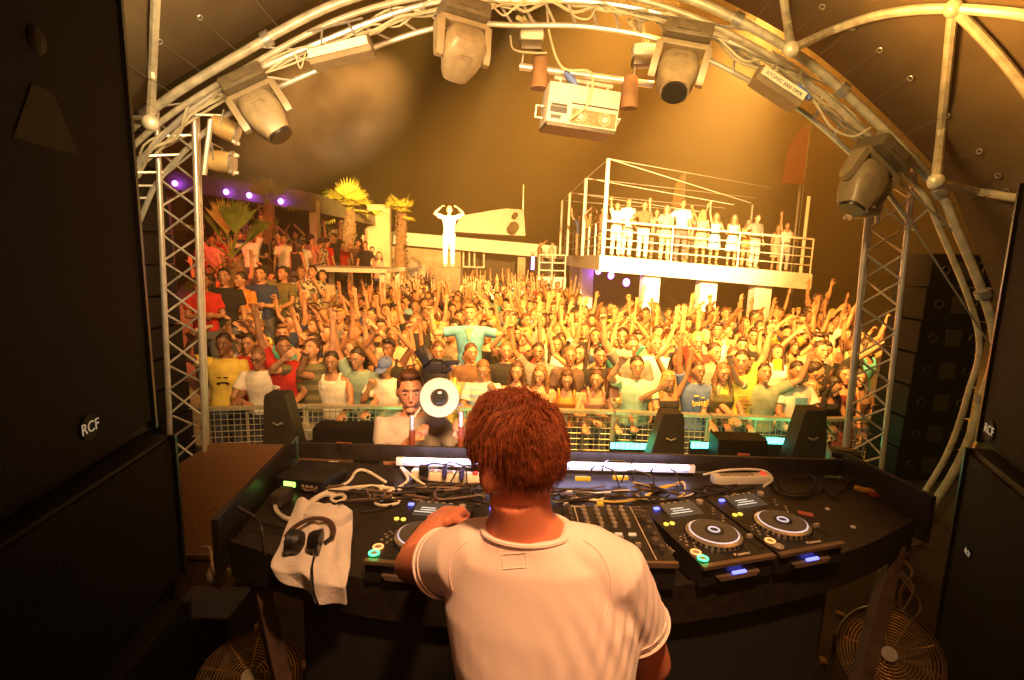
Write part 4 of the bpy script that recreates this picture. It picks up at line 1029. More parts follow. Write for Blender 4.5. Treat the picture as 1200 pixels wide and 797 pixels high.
cable([(470, 575), (440, 570), (412, 572), (380, 580), (362, 592), (352, 603), (360, 612)], .0085, WC, 'second thick white cable lying beside the first at left', .02)
cable([(375, 596), (368, 588), (378, 580), (395, 577), (404, 583), (398, 592), (385, 594), (372, 590)], .008, WC, 'small thick white coil above the towel')
cable([(500, 570), (485, 560), (470, 548), (478, 562), (466, 572), (450, 578)], .007, WC, 'pale cable rising to the left end of the light tube', .02)
cable([(425, 600), (450, 596), (480, 582), (510, 588), (540, 580), (556, 572)], .004, DK, 'thin dark cable from the towel to the left power strip')
cable([(655, 575), (700, 578), (735, 575), (760, 586), (800, 583), (830, 570)], .005, WC, 'cream cable running under the yellow cables')
rnd = random.Random(3)
for k in range(30):
    x0 = 400+k*13; q = []
    for i in range(6): q.append((x0+rnd.uniform(-40, 60)+(i-2.5)*rnd.uniform(4, 16), 577+rnd.uniform(-10, 13)))
    if k > 22: q = [(x+60 if x < 1e9 else x, y) for x, y in q]
    pts = [onT(min(x, 880), y, .006+rnd.random()*.03) for x, y in q]
    m_ = MB(); m_.tube(catmull(pts, 5), rnd.choice([.003, .004, .005]), 5)
    o = m_.build('cable', DK if k % 6 else mat('brown_cable', (.14, .08, .05)), None, True); tag(o, 'thin dark cable in the tangle behind the players', 'cable', 'tangled dark cables behind the players')
for k, (x, y) in enumerate(((690, 560), (728, 566), (500, 557), (520, 556), (540, 560), (705, 553), (760, 560))):
    a = onT(x, y, .03); m_ = MB(); m_.tube(catmull([a, a+Vector((.02, -.03, .07)), a+Vector((.10+.02*(k % 3), -.05, .06)), a+Vector((.12, -.12, .01))], 6), .0035, 6)
    tag(m_.build('plug_lead', DK, None, True), 'thin black lead arching out of a power strip by the light tube', 'cable', 'black leads plugged in by the light tube')
cable([(905, 553), (910, 575), (935, 582), (962, 575), (958, 553), (930, 545), (908, 556), (914, 577), (940, 580), (958, 570), (950, 550), (925, 548), (912, 560), (920, 576), (945, 576), (955, 562), (940, 552), (918, 556)], .005, DK, 'coil of dark cable at the right end of the table', .012, 5, 'cable_coil')
cable([(962, 580), (985, 575), (1000, 555), (995, 540), (975, 545), (965, 560), (975, 580), (985, 583), (962, 570)], .004, DK, 'thin dark cable looping round the black box at the right', .012, 5)
cable([(278, 593, .12), (290, 600, .06), (305, 612), (330, 618), (345, 622)], .006, DK, 'black cable coming over the left side board', .02)
cable([(278, 595, .12), (300, 608, .05), (308, 625), (312, 650, -.02), (330, 690, -.25)], .006, DK, 'black cable hanging off the left front corner of the table', .02)
def strip(px, py, L, rz, n, label, dark=None):
    p = onT(px, py, 0); t = empty('power_strip', p, rz); tag(t, label, 'power strip')
    MB().bevbox((0, 0, .022), (L, .055, .042), .01).build('body', CREAM, t, True)
    k = MB()
    for i in range(n): k.tube([(-L/2+.05+i*(L-.12)/n, 0, .041), (-L/2+.05+i*(L-.12)/n, 0, .045)], .017, 14)
    k.build('socket', mat('socket_grey', (.4, .32, .22)), t, True)
    MB().bevbox((L/2-.035, 0, .045), (.022, .03, .012), .003).build('switch', mat('red_switch', (.6, .03, .02), emit=(1, .05, .02), estr=.6), t)
    return t
strip(524, 563, .34, R(-7), 5, 'long cream power strip under the left end of the light tube')
strip(868, 566, .29, R(6), 6, 'cream power strip with a red switch left of the cable coil')
for k, (x, y) in enumerate(((497, 556), (521, 557), (541, 560))):
    a = onT(x, y, .045); m_ = MB(); m_.bevbox(a+Vector((0, 0, .02)), (.045 if k == 0 else .022, .04, .045), .008)
    tag(m_.build('plug', BLACKP if k == 0 else mat('blue_plug', (.05, .05, .25))), ['big black plug adapter on the left power strip', 'first small blue-black plug right of the big adapter', 'second small blue-black plug near the cream-shirted man'][k], 'plug')
p = onT(366, 566, 0); rc = empty('effects_unit', p, R(-12)); tag(rc, 'flat black unit with a lit green display in the left back corner', 'audio unit')
MB().bevbox((0, 0, .03), (.24, .2, .055), .006).build('case', BLACKP, rc, True)
MB().box((-.045, -.102, .033), (.055, .006, .022)).build('display', mat('green_lcd', (.3, .6, .1), emit=(.35, .85, .12), estr=1.6), rc)
q = MB()
for i in range(4): q.box((.02+.022*i, -.102, .033), (.012, .006, .008))
q.each('button', BTN, rc)
ad = MB(); ad.bevbox(onT(330, 582, .03), (.055, .10, .055), .008, rz=R(-8)); tag(ad.build('power_adapter', mat('dark_grey_plastic', (.06, .045, .03))), 'dark power adapter brick near the left side board', 'adapter')
p = onT(987, 547, 0); bx = empty('stage_box', p, R(-20)); tag(bx, 'small black box with a pale top plate in the right back corner', 'audio unit')
MB().bevbox((0, 0, .045), (.14, .12, .09), .012).build('case', BLACKP, bx, True); MB().box((0, .01, .093), (.09, .05, .006)).build('top_plate', mat('olive_plate', (.3, .28, .16)), bx)
q = MB(); q.tube([(-.06, -.065, .05), (-.06, -.075, .05)], .016, 10); q.build('dial', CREAM, bx)
q = MB(); q.bevbox(onT(1013, 574, .012), (.085, .035, .02), .008, rz=R(-35)); tag(q.build('lighter_pouch', mat('yellow_wrap', (.75, .38, .06), rough=.5), None, True), 'crumpled yellow pouch at the right edge of the table', 'pouch')
q = MB(); q.bevbox(onT(1023, 579, .01), (.04, .03, .02), .006, rz=R(-20)); tag(q.build('lighter', mat('red_plastic', (.45, .05, .03)), None, True), 'red lighter beside the yellow pouch', 'lighter')
q = MB(); q.ell(onT(1010, 565, .01), (.02, .015, .008), 7, 5); tag(q.build('crumpled_paper', mat('pale_paper', (.75, .55, .38)), None, False), 'crumpled wrapper just above the yellow pouch', 'wrapper')
def hexa(px, py, r, m, lab, nm='sticker', n=6):
    p = onT(px, py, .006); q = MB(); q.tube([p-Vector((0, 0, .004)), p], r, n); t = tag(q.build(nm, m), lab, nm.replace('_', ' ')); return t
hexa(973, 640, .024, mat('pale_paper'), 'pale octagonal sticker with an orange middle near the table front edge', n=8)
MB().tube([onT(973, 640, .0065), onT(973, 640, .008)], .014, 4).build('centre_mark', mat('orange_print', (.8, .2, .04)), bpy.data.objects['sticker'], loc=None)
hexa(970, 596, .010, CREAM, 'small white cap above the other loose cap', 'bottle_cap', 10); hexa(1000, 617, .010, CREAM, 'small white cap nearest the right corner of the table', 'bottle_cap', 10)
q = MB(); q.box(onT(944, 602, .02), (.055, .03, .004), rz=R(-25)); tag(q.build('label_card', mat('red_card', (.55, .12, .08))), 'small red card lying at the back of the rightmost player', 'card')
for px, py, c in ((683, 561, 0), (727, 560, 0), (703, 591, 1)):
    q = MB(); q.bevbox(onT(px, py, .03), (.075 if not c else .03, .022, .02), .006); tag(q.build('yellow_tag', mat('yellow_tape', (.75, .6, .05), rough=.5)), ['yellow plug sleeve left of the mixer beside the light tube', 'yellow plug sleeve right of the other by the light tube', 'short yellow plug behind the mixer'][(px > 700)+(px == 703)], 'plug sleeve')
# handle plate on back board
q = MB(); q.bevbox(at(391, 541, 2.545), (.05, .006, .008), .002); tag(q.build('logo_plate', ALU), 'small metal plate on the inner face of the back board', 'plate')

# towel with headphones
TOWEL = mat('towel', (.85, .74, .62), rough=1.0, noise=.08, scale=160, bump=.35, sheen=.3)
tw = MB(); W_ = 22; H_ = 40
fl = [onT(352, 600, .02), onT(420, 607, .02)]
L1, L2 = onT(348, 598, 0), onT(414, 612, 0); F1, F2 = onT(326, 655, 0), onT(412, 676, 0)
gridp = []
for i in range(H_+1):
    v = i/H_; row = []
    for j in range(W_+1):
        u = j/W_; wob = .012*math.sin(u*9+v*7)+.008*math.sin(u*17-v*9)
        if v < .5:
            a = L1.lerp(F1, v/.5); b = L2.lerp(F2, v/.5); p_ = a.lerp(b, u); h_ = .022+.02*math.sin(v*6)*math.sin(u*3.1)+.018*(1-v/.5)+abs(wob)
            p_ = Vector((p_.x, p_.y, TZ+.01+h_))
        else:
            a = F1.lerp(F2, u); q_ = (v-.5)/.5; dn = .045+.075*u+.02*math.sin(u*5)
            p_ = Vector((a.x+.02*q_*math.sin(u*6)+.03*q_*(.5-u)+.02*q_, a.y-.045-.02*math.sin(u*10+1)*q_-.03*math.sin(min(1, q_*4)*1.57), TZ+.03-q_*dn+wob*.5))
        row.append(p_)
    gridp.append(row)
tw.add([p_ for r_ in gridp for p_ in r_], [(i*(W_+1)+j, i*(W_+1)+j+1, (i+1)*(W_+1)+j+1, (i+1)*(W_+1)+j) for i in range(H_) for j in range(W_)])
two = tw.build('towel', TOWEL, None, True); k = two.modifiers.new('t', 'SOLIDIFY'); k.thickness = .012; k2 = two.modifiers.new('s', 'SUBSURF'); k2.levels = 1; k2.render_levels = 1
tag(two, 'cream towel draped over the front edge of the table at left', 'towel')
q = MB(); q.bevbox((0, 0, 0), (.17, .085, .05), .022); ro = q.build('rolled_fold', TOWEL, two, True); ro.location = onT(384, 606, .065); ro.rotation_euler = (0, 0, R(-15))
hp = empty('headphones', onT(365, 632, .055)); tag(hp, 'black headphones lying on the cream towel', 'headphones')
ar = [(.078*math.cos(a)*1.0, .075*math.sin(a)*1.25-.02, .02+.02*math.sin(a)) for a in [math.pi*i/16 for i in range(17)]]
q = MB(); q.tube(ar, .010, 8, flat=.6); q.build('headband', mat('band_brown', (.09, .04, .025), rough=.35), hp, True)
for s_ in (-1, 1):
    q = MB(); q.tube([(s_*.078, -.02, .02), (s_*.062, -.045, .015)], .007, 6); q.build('arm', BLACKP, hp)
    q = MB(); q.tube([(s_*.052, -.05, .02), (s_*.030, -.052, .02)], [.044, .038], 20, flat=1); e_ = q.build('ear_cup', BLACKP, hp, True)
    q = MB(); q.tube([(s_*.030, -.052, .02), (s_*.014, -.053, .02)], [.040, .033], 20); q.build('ear_pad', mat('pad_leather', (.02, .012, .01), rough=.5, bump=.5), e_, True)
q = MB(); q.tube(catmull([(.05, -.09, .02), (.06, -.15, .0), (.075, -.19, -.02), (.083, -.205, -.06), (.095, -.20, -.11)], 6), .0035, 6); q.build('cord', BLACKP, hp, True)

# ------------------------------------------------------------------ fans, bag, floor clutter
def fan(c, r, nrm, label):
    t = empty('floor_fan', c); tag(t, label, 'fan'); t.matrix_world = frame(c, [-a for a in nrm]); 
    q = MB()
    for k in range(14):
        rr_ = r*(.16+.84*k/13); q.tube([(rr_*math.cos(a), rr_*math.sin(a), .05*(1-(rr_/r)**2)) for a in [i*math.pi/20 for i in range(41)]], .0028, 5)
    for k in range(10):
        a = k*math.pi/5; q.tube([(rr_*math.cos(a), rr_*math.sin(a), .05*(1-(rr_/r)**2)+.003) for rr_ in (r*.12, r*.5, r)], .003, 5)
    q.build('grille', mat('brass_wire', (.6, .38, .16), rough=.3, metal=.8), t, True)
    q = MB(); q.tube([(0, 0, .05), (0, 0, .062)], r*.15, 24); q.build('badge', GREYL, t, True)
    q = MB(); q.rings([[(rr_*math.cos(a), rr_*math.sin(a), z) for rr_, z in ((r, .01), (r*1.03, .0), (r*1.03, -.12), (r, -.12))] for a in [i*2*math.pi/40 for i in range(40)]], closed=True); q.build('drum', mat('fan_steel', (.28, .16, .07), rough=.35, metal=.6), t, True)
    q = MB()
    for k in range(3):
        a = k*2.094; q.add([(r*.12*math.cos(a), r*.12*math.sin(a), -.03), (r*.85*math.cos(a-.1), r*.85*math.sin(a-.1), -.02), (r*.85*math.cos(a+.9), r*.85*math.sin(a+.9), -.07), (r*.12*math.cos(a+1.2), r*.12*math.sin(a+1.2), -.06)], [(0, 1, 2, 3)])
    q.tube([(0, 0, -.02), (0, 0, -.15)], r*.14, 16); q.build('blades', mat('fan_blade', (.10, .05, .02), rough=.4, metal=.3), t)
    q = MB(); q.tube([(-r*1.05, 0, -.06), (-r*1.05, -r*1.15, -.10), (r*1.05, -r*1.15, -.10), (r*1.05, 0, -.06)], .012, 8); q.build('stand', BLACKP, t)
fan(atz(1042, 768, 1.2), .185, (-.50, -.62, .60), 'round caged floor fan at the lower right under the table')
fan(atz(292, 800, 1.05), .20, (.25, -.40, .85), 'round caged floor fan at the lower left under the table')
q = MB(); bc = atz(256, 672, 1.36)
q.ell(bc, (.052, .045, .068), 14, 10, fn=lambda v: Vector((v.x*(1-.35*max(0, v.z)/.068), v.y*(1-.35*max(0, v.z)/.068), v.z))); bg_ = q.build('cloth_bag', mat('cream_cloth', (.62, .48, .28), rough=.9, bump=.5), None, True)
tag(bg_, 'small cream drawstring bag hanging at the left corner of the table', 'bag')
q = MB(); q.tube(catmull([bc+Vector((.03, -.04, -.05)), bc+Vector((0, -.04, .05)), bc+Vector((-.03, 0, .12)), bc+Vector((-.08, .02, .11))], 5), .006, 6); q.build('drawstring', mat('cord_tan', (.5, .33, .18)), bg_, True)
q = MB(); q.bevbox(atz(248, 745, .95)+Vector((0, 0, 0)), (.30, .24, .36), .01); cs = q.build('equipment_case', BLACKWOOD); tag(cs, 'black equipment case with lit buttons under the left corner', 'case')
q = MB()
for i in range(6): q.box(atz(248, 745, .95)+Vector((.02+.02*(i % 2), -.125, .13-.05*i)), (.03, .006, .006))
q.each('button', BTN, cs)
random.seed(9)
for k, (x, y) in enumerate(((420, 780), (300, 735), (355, 780), (935, 770), (965, 775), (985, 720))):
    p = atz(x, y, .765); q = MB(); q.bevbox(p, (.05, .03, .02), .004, rz=k*1.1)
    tag(q.build('scrap', mat('scrap_paper', (.55, .35, .18))), ['crumpled paper scrap on the floor %s' % s for s in ('under the table near the man', 'beside the left table leg', 'by the lower left fan', 'under the right half of the table', 'right of the other scrap under the table', 'near the lower right fan')][k], 'scrap')
q = MB()
for k in range(10):
    q.tube(catmull([Vector((-1.25+random.uniform(-.2, .3), 1.7+random.uniform(-.2, .5), .77+random.random()*.03)) for i in range(6)], 6), .008, 6)
tag(q.build('floor_cables', DK, None, True), 'heap of dark cables on the floor by the left fan', 'cables')
q = MB()
for k in range(9):
    q.tube(catmull([Vector((2.3+i*.18+random.uniform(-.08, .08), 2.75+i*.25+k*.03+random.uniform(-.1, .1), .78+random.random()*.03)) for i in range(7)], 5), .012, 6)
tag(q.build('floor_cables', mat('brown_cable'), None, True), 'run of thick cables on the floor at the right truss tower', 'cables')
q = MB(); q.tube([(2.05, 2.75, 1.2), (3.4, 4.9, .85)], .03, 8); tag(q.build('floor_pipe', TUBE, None, True), 'steel pipe lying at a slant beyond the right table corner', 'pipe')
q = MB()
for k in range(9):
    q.tube(catmull([Vector((-3.1+i*.15+random.uniform(-.1, .1), 3.9+random.uniform(-.4, .9), .78+random.random()*.04)) for i in range(7)], 5), .014, 6)
tag(q.build('floor_cables', DK, None, True), 'dark cables round the foot of the left truss tower', 'cables')
q = MB(); q.bevbox(atz(375, 505+8, .80)+Vector((-.25, 0, .06)), (.36, .25, .12), .01, rz=.2)
tag(q.build('metal_clamps', STEEL), 'pile of steel clamps beside the black column at left', 'clamps')

# ------------------------------------------------------------------ stage front: battens, wedges, columns, barrier
TEAL = mat('teal_led', (.1, .6, .5), emit=(.10, .85, .62), estr=3.2)
def batten(px, py, w, label, rz=0):
    p = at(px, py, 5.15); t = empty('led_batten', (p.x, 5.15, .752), rz); tag(t, label, 'led batten', 'led battens along the stage front')
    h = p.z-.75; MB().box((0, .03, h/2), (w, .05, h+.05)).build('housing', BLACKP, t); q = MB()
    n = max(3, int(w/.045))
    for i in range(n): q.box((-w/2+(i+.5)*w/n, -.004, h), (w/n*.86, .012, .06))
    q.build('led_row', TEAL, t)
    l_ = lamp('led_light', 'POINT', (p.x, 5.35, p.z+.03), (0, 0, 0), 1.5, (.1, 1, .35), .1)
batten(447, 512, .17, 'teal led batten just left of the kneeling cameraman')
batten(545, 512, .12, 'teal led batten between the cameraman and the dark hair of the man')
batten(738, 523, .40, 'teal led batten right of centre under the mesh fence')
batten(821, 522, .20, 'short teal led batten left of the long low speaker')
batten(913, 517, .26, 'teal led batten right of the long low speaker')
batten(957, 516, .05, 'tiny teal led end beside the rightmost black column')
def wedge(px, py, w, label, mark=(1, .1, .03)):
    p = at(px, py, 5.0); t = empty('stage_speaker', (p.x, 5.0, .752)); tag(t, label, 'speaker', 'low speakers on the stage front')
    h = (p.z-.75)+.085; b = MB(); b.prism([(-.15, 0), (.15, 0), (.12, h), (-.10, h*.97)], w, Matrix.Rotation(R(90), 4, 'Z') @ Matrix.Rotation(R(90), 4, 'X')); b.build('cabinet', BLACK, t)
    q = MB(); q.box((0, -.135, h*.62), (w*.24, .01, .02)); q.ell((-w*.07, -.142, h*.62), (.02, .006, .016), 8, 5); q.build('maker_mark', mat('dull_red', (.4, .10, .04)), t)
wedge(408, 508, .62, 'low black speaker on the stage front left of the cameraman')
wedge(865, 521, .48, 'low black speaker on the stage front between two teal battens')
def column(px0, py0, px1, py1, label):
    p0 = at(px0, py0, 4.9); p1 = at(px1, py1, 4.9); t = empty('column_speaker', (p1.x, 4.9, .752)); tag(t, label, 'column speaker', 'black column speakers on the stage front')
    h = p0.z-.75; dx = p0.x-p1.x; b = MB()
    b.rings([[(x*w+o, y*.8, z) for x, y in ((-.15, -.12), (.15, -.12), (.15, .12), (-.15, .12))] for z, w, o in ((0, 1.15, 0), (h*.3, 1.1, dx*.3), (h-.05, .70, dx), (h, .60, dx))]); b.build('cabinet', mat('column_black', (.028, .025, .016), rough=.5, noise=.3), t)
    q = MB(); q.tube([(dx*.6-.04, -.11, h*.62), (dx*.6, -.13, h*.60), (dx*.6+.05, -.11, h*.62)], .01, 6); q.build('handle', STEEL, t)
    MB().box((0, 0, .012), (.42, .34, .024)).build('foot', BLACKP, t)
column(327, 460, 336, 520, 'black column speaker beside the riser at left, tallest of the three')
column(786, 482, 776, 540, 'black column speaker in front of the long-haired woman')
column(950, 478, 938, 540, 'black column speaker at the right in front of the patterned shirt')

GALV = mat('fence_steel', (.42, .38, .28), rough=.45, metal=.4, noise=.3)
def barrier(x0, y0, x1, y1, label):
    a = Vector((x0, y0, 0)); b = Vector((x1, y1, 0)); L = (b-a).length; t = empty('crowd_barrier', a, math.atan2(y1-y0, x1-x0)); tag(t, label, 'barrier', 'mesh crowd barriers in front of the crowd')
    q = MB(); q.tube([(0, 0, .05), (0, 0, 1.12), (L, 0, 1.12), (L, 0, .05)], .024, 8); q.tube([(0, 0, .15), (L, 0, .15)], .02, 8); q.box((L/2, -.03, 1.125), (L, .09, .03)); q.tube([(L*.5, 0, .1), (L*.5, 0, 1.1)], .018, 6); q.build('frame', GALV, t, True)
    q = MB(); n = int(L/.062)
    for i in range(1, n): q.tube([(i*L/n, -.01, .15), (i*L/n, -.01, 1.1)], .0048, 4)
    for i in range(1, 15): q.tube([(0, -.014, .15+i*.065), (L, -.014, .15+i*.065)], .0048, 4)
    q.build('wire_mesh', GALV, t)
    q = MB(); q.box((L*.25, .25, .02), (.06, .6, .04)); q.box((L*.75, .25, .02), (.06, .6, .04)); q.build('foot', GALV, t)
bx_ = [(-3.42, 5.38), (-2.25, 5.62), (-1.1, 5.68), (.1, 5.7), (1.15, 5.7), (2.2, 5.66), (3.2, 5.6), (4.3, 5.75)]
nm_ = ['mesh barrier at the far left end beside the truss tower', 'mesh barrier behind the tall black column at left', 'mesh barrier lit green behind the kneeling cameraman', 'mesh barrier directly behind the head of the man in cream', 'mesh barrier under the leaning women at centre', 'mesh barrier under the blue tee with yellow lettering', 'mesh barrier right of the last low speaker', 'dim mesh barrier by the right truss tower']
for i in range(7): barrier(bx_[i][0]+.015, bx_[i][1], bx_[i+1][0]-.015, bx_[i+1][1], nm_[i])

# ------------------------------------------------------------------ the man at the players (hero)
def solve(px, py, o, L, far=True):
    d = (FW*F_PX+RT*(px-600)-UP*(py-398.5)).normalized(); oc_ = CAM-o; b_ = d.dot(oc_); c_ = oc_.dot(oc_)-L*L; D_ = b_*b_-c_
    s_ = math.sqrt(max(0, D_)); return CAM+d*(-b_+(s_ if far else -s_))
HC = at(606, 546, 1.03)
NB = at(617, 640, 1.0); NB = at(612, 611, 1.0)
SL = at(546, 657, 1.03); SR = at(718, 672, .98)
EL = solve(483, 662, SL, .27); WL = solve(512, 612, EL, .22)
ER = solve(762, 775, SR, .275, True); WR = solve(722, 785, ER, .24, True)
body = MB(); shirt = MB()
HIPC = Vector((.12, .93, 1.62)); CH = (SL+SR)/2
def ellring(c, xv, yv, a, b_, n=40, p_=.85):
    out = []
    for k in range(n):
        w = 2*math.pi*k/n; cs, sn = math.cos(w), math.sin(w)
        out.append(c+xv*(a*abs(cs)**p_*(1 if cs > 0 else -1))+yv*(b_*abs(sn)**.9*(1 if sn > 0 else -1)))
    return out
XV = (SR-SL).normalized(); YV = Vector((0, 0, 1)).cross(XV).normalized()
def trs(add):
    L = []
    for t, a, b_, dz_, p_ in ((0, .155, .11, 0, .85), (.25, .148, .105, 0, .85), (.5, .160, .115, 0, .85), (.75, .176, .118, 0, .85), (.92, .182, .105, 0, .9)):
        L.append(ellring(HIPC.lerp(CH-Vector((0, .012, .035)), t), XV, YV, a+add, b_+add, p_=p_))
    L.append(ellring(CH.lerp(NB, .25)+Vector((0, 0, .012)), XV, YV, .145+add*1.3, .084+add))
    if add:
        L.append(ellring(CH.lerp(NB, .52)+Vector((0, .0, .014)), XV, YV, .112, .080)); L.append(ellring(CH.lerp(NB, .74)+Vector((0, 0, .012)), XV, YV, .092, .072, p_=1.0))
    else:
        L.append(ellring(CH.lerp(NB, .55)+Vector((0, .004, .010)), XV, YV, .098, .062)); L.append(ellring(NB+Vector((0, .006, .004)), XV, YV, .072, .056))
    return L
body.rings(trs(0))
HM = Matrix.Rotation(R(180+36), 3, 'Z') @ Matrix.Rotation(R(16), 3, 'X')
NK = HC+Vector((.006, -.03, -.05))
body.tube([NB-Vector((0, -.025, .05)), NB, NB.lerp(NK, .5), NK], [.066, .067, .062, .062], 24)
head(body, HC, HM, .96, 36, 28)
for sx in (-1, 1): body.ell(HC+HM @ Vector((sx*.083, .012, -.006)), (.010, .020, .034), 12, 10, M=HM @ Matrix.Rotation(sx*.35, 3, 'Z'))
for (s_, e_, w_, hd_, pn, sd, cu) in ((SL, EL, WL, None, (.25, .1, -1), 1, .95), (SR, ER, WR, None, (0, 0, -1), -1, .9)):
    ua = (e_-s_); fa = (w_-e_).normalized()
    body.tube([s_.lerp(NB, .35), s_, s_+ua*.4, s_+ua*.75, e_, e_+fa*.06, e_+fa*.15, w_], [.046, .056, .054, .050, .045, .046, .039, .027], 24, rnd=True)
    if s_ is SL: hand(body, w_, (fa+Vector((.35, .10, -.10))).normalized(), pn, sd, 1.25, .5, 1.08, 10)
    else: hand(body, w_, fa, pn, sd, cu, .8, 1.0, 10)
for s_ in (-1, 1):
    body.tube([HIPC+XV*s_*.08, HIPC+XV*s_*.1+Vector((0, .03, -.40)), HIPC+XV*s_*.11+Vector((0, .0, -.80))], [.095, .062, .04], 16)
    body.ell(HIPC+XV*s_*.11+Vector((0, .07, -.83)), (.045, .13, .04), 12, 8)
me = remesh(body, .0055, 6, 'person'); me.materials.append(SKIN)
dj = obj('person', me, color=(0.66, 0.21, 0.10)); tag(dj, 'man seen from behind in a cream t-shirt working the players at the booth', 'person')
shirt.rings(trs(.014))
for s_, e_ in ((SL, EL), (SR, ER)):
    ua = e_-s_; f_ = .38 if s_ is SL else .56
    shirt.tube([s_.lerp(NB, .62)+Vector((0, 0, -.012)), s_.lerp(NB, .3), s_, s_+ua*.25, s_+ua*f_*.8, s_+ua*f_], [.055, .068, .074, .073, .071, .074], 32)
sm2 = remesh(shirt, .0055, 6, 't_shirt')
# folds gathering at the arm pits and down the back
co = np.empty(len(sm2.vertices)*3); sm2.vertices.foreach_get('co', co); co = co.reshape(-1, 3)
no = np.empty(len(sm2.vertices)*3); sm2.vertices.foreach_get('normal', no); no = no.reshape(-1, 3)
def fold(c, dvec, wave, amp, R_, ph=0, bend=0):
    global co
    rel_ = co-np.array(c); dd = np.array(dvec)/np.linalg.norm(dvec); dist = np.linalg.norm(rel_, axis=1)
    s_ = rel_@dd+bend*dist**2; w_ = np.exp(-(dist/R_)**2)
    co = co+no*(amp*np.sin(s_*2*math.pi/wave+ph)*w_)[:, None]
pitR = np.array(SR)+np.array((-.035, -.05, -.12)); pitL = np.array(SL)+np.array((.03, -.05, -.11))
fold(pitR, (1, 0, .35), .036, .0045, .085, .4, 1.2)
fold(pitR+np.array((-.05, 0, -.05)), (1, .1, -.55), .05, .0030, .075, 0, 1.0)
fold(pitR+np.array((.06, 0, .06)), (1, 0, -.1), .022, .0028, .09, 0, 1.5)
fold(pitL+np.array((.03, 0, -.05)), (1, 0, .7), .05, .0022, .07, 0, .8)
fold(np.array(HIPC)+np.array((0, -.1, .22)), (1, .1, .5), .08, .0016, .12, 0, .6)
ncx = np.array(CH); co = co+no*(.0006*np.sin(co[:, 0]*37+co[:, 2]*29)*np.sin(co[:, 2]*41-co[:, 0]*11))[:, None]
sm2.vertices.foreach_set('co', co.ravel()); sm2.update()
TEE = mat('cream_jersey', (.86, .68, .58), rough=.95, noise=.03, scale=260, bump=.03, sheen=.2); sm2.materials.append(TEE)
ts = obj('t_shirt', sm2, dj)
def hem(c_pts, r, name):
    q = MB(); q.tube(c_pts+[c_pts[0]], r, 6); return q.build(name, TEE, ts, True)
q = MB()
for s_, e_ in ((SL, EL), (SR, ER)):
    ua = (e_-s_); f_ = .38 if s_ is SL else .56; c_ = s_+ua*f_; t_ = ua.normalized(); u_ = (Vector((0, 0, 1))-t_*t_.z).normalized(); v_ = t_.cross(u_)
    rp = [c_+(u_*math.cos(a)+v_*math.sin(a))*.0728 for a in [i*math.pi/20 for i in range(41)]]; q.tube(rp, .0035, 6)
    rp = [c_-t_*.018+(u_*math.cos(a)+v_*math.sin(a))*.0722 for a in [i*math.pi/20 for i in range(41)]]; q.tube(rp, .0015, 5)
q.each('sleeve_hem', TEE, ts, True)
q = MB(); cn = ellring(NB.lerp(CH, .26)+Vector((0, 0, .012)), XV, YV, .091, .071, 40, 1.0); q.tube(cn+[cn[0]], .0055, 8); q.build('collar_rib', TEE, ts, True)
me_ = ts.data; bv2 = BVHTree.FromPolygons([v.co.copy() for v in me_.vertices], [tuple(p.vertices) for p in me_.polygons])
def on_shirt(px, py):
    d = (FW*F_PX+RT*(px-600)-UP*(py-398.5)).normalized(); h = bv2.ray_cast(CAM, d); return h[0]-d*.0008 if h[0] else None
for (a, b) in (((588, 650), (616, 648)), ((588, 650), (590, 667)), ((616, 648), (617, 665)), ((590, 667), (617, 665))):
    pts_ = [on_shirt(a[0]+(b[0]-a[0])*t/6, a[1]+(b[1]-a[1])*t/6) for t in range(7)]
    if all(pts_): q = MB(); q.tube(pts_, .0009, 5); q.build('label_stitch', TEE, ts, True)
for poly in ([(683, 632), (700, 645), (712, 665), (716, 690), (712, 720)], [(548, 634), (533, 648), (526, 668), (530, 692)]):
    pts_ = [on_shirt(*q_) for q_ in [tuple(v_)[:2] for v_ in catmull([(x, y, 0) for x, y in poly], 5)]]
    if all(pts_): q = MB(); q.tube(pts_, .0011, 5); q.build('shoulder_seam', TEE, ts, True)
tr2 = MB()
for s_ in (-1, 1): tr2.tube([HIPC+XV*s_*.08+Vector((0, 0, .05)), HIPC+XV*s_*.1+Vector((0, .03, -.40)), HIPC+XV*s_*.11+Vector((0, .0, -.78))], [.115, .085, .07], 16)
tr2.rings([ellring(HIPC+Vector((0, 0, z)), XV, YV, .166, .125) for z in (-.10, .04)])
pm = remesh(tr2, .015, 3, 'trousers'); pm.materials.append(CLOTH); obj('trousers', pm, dj, (.03, .03, .05))
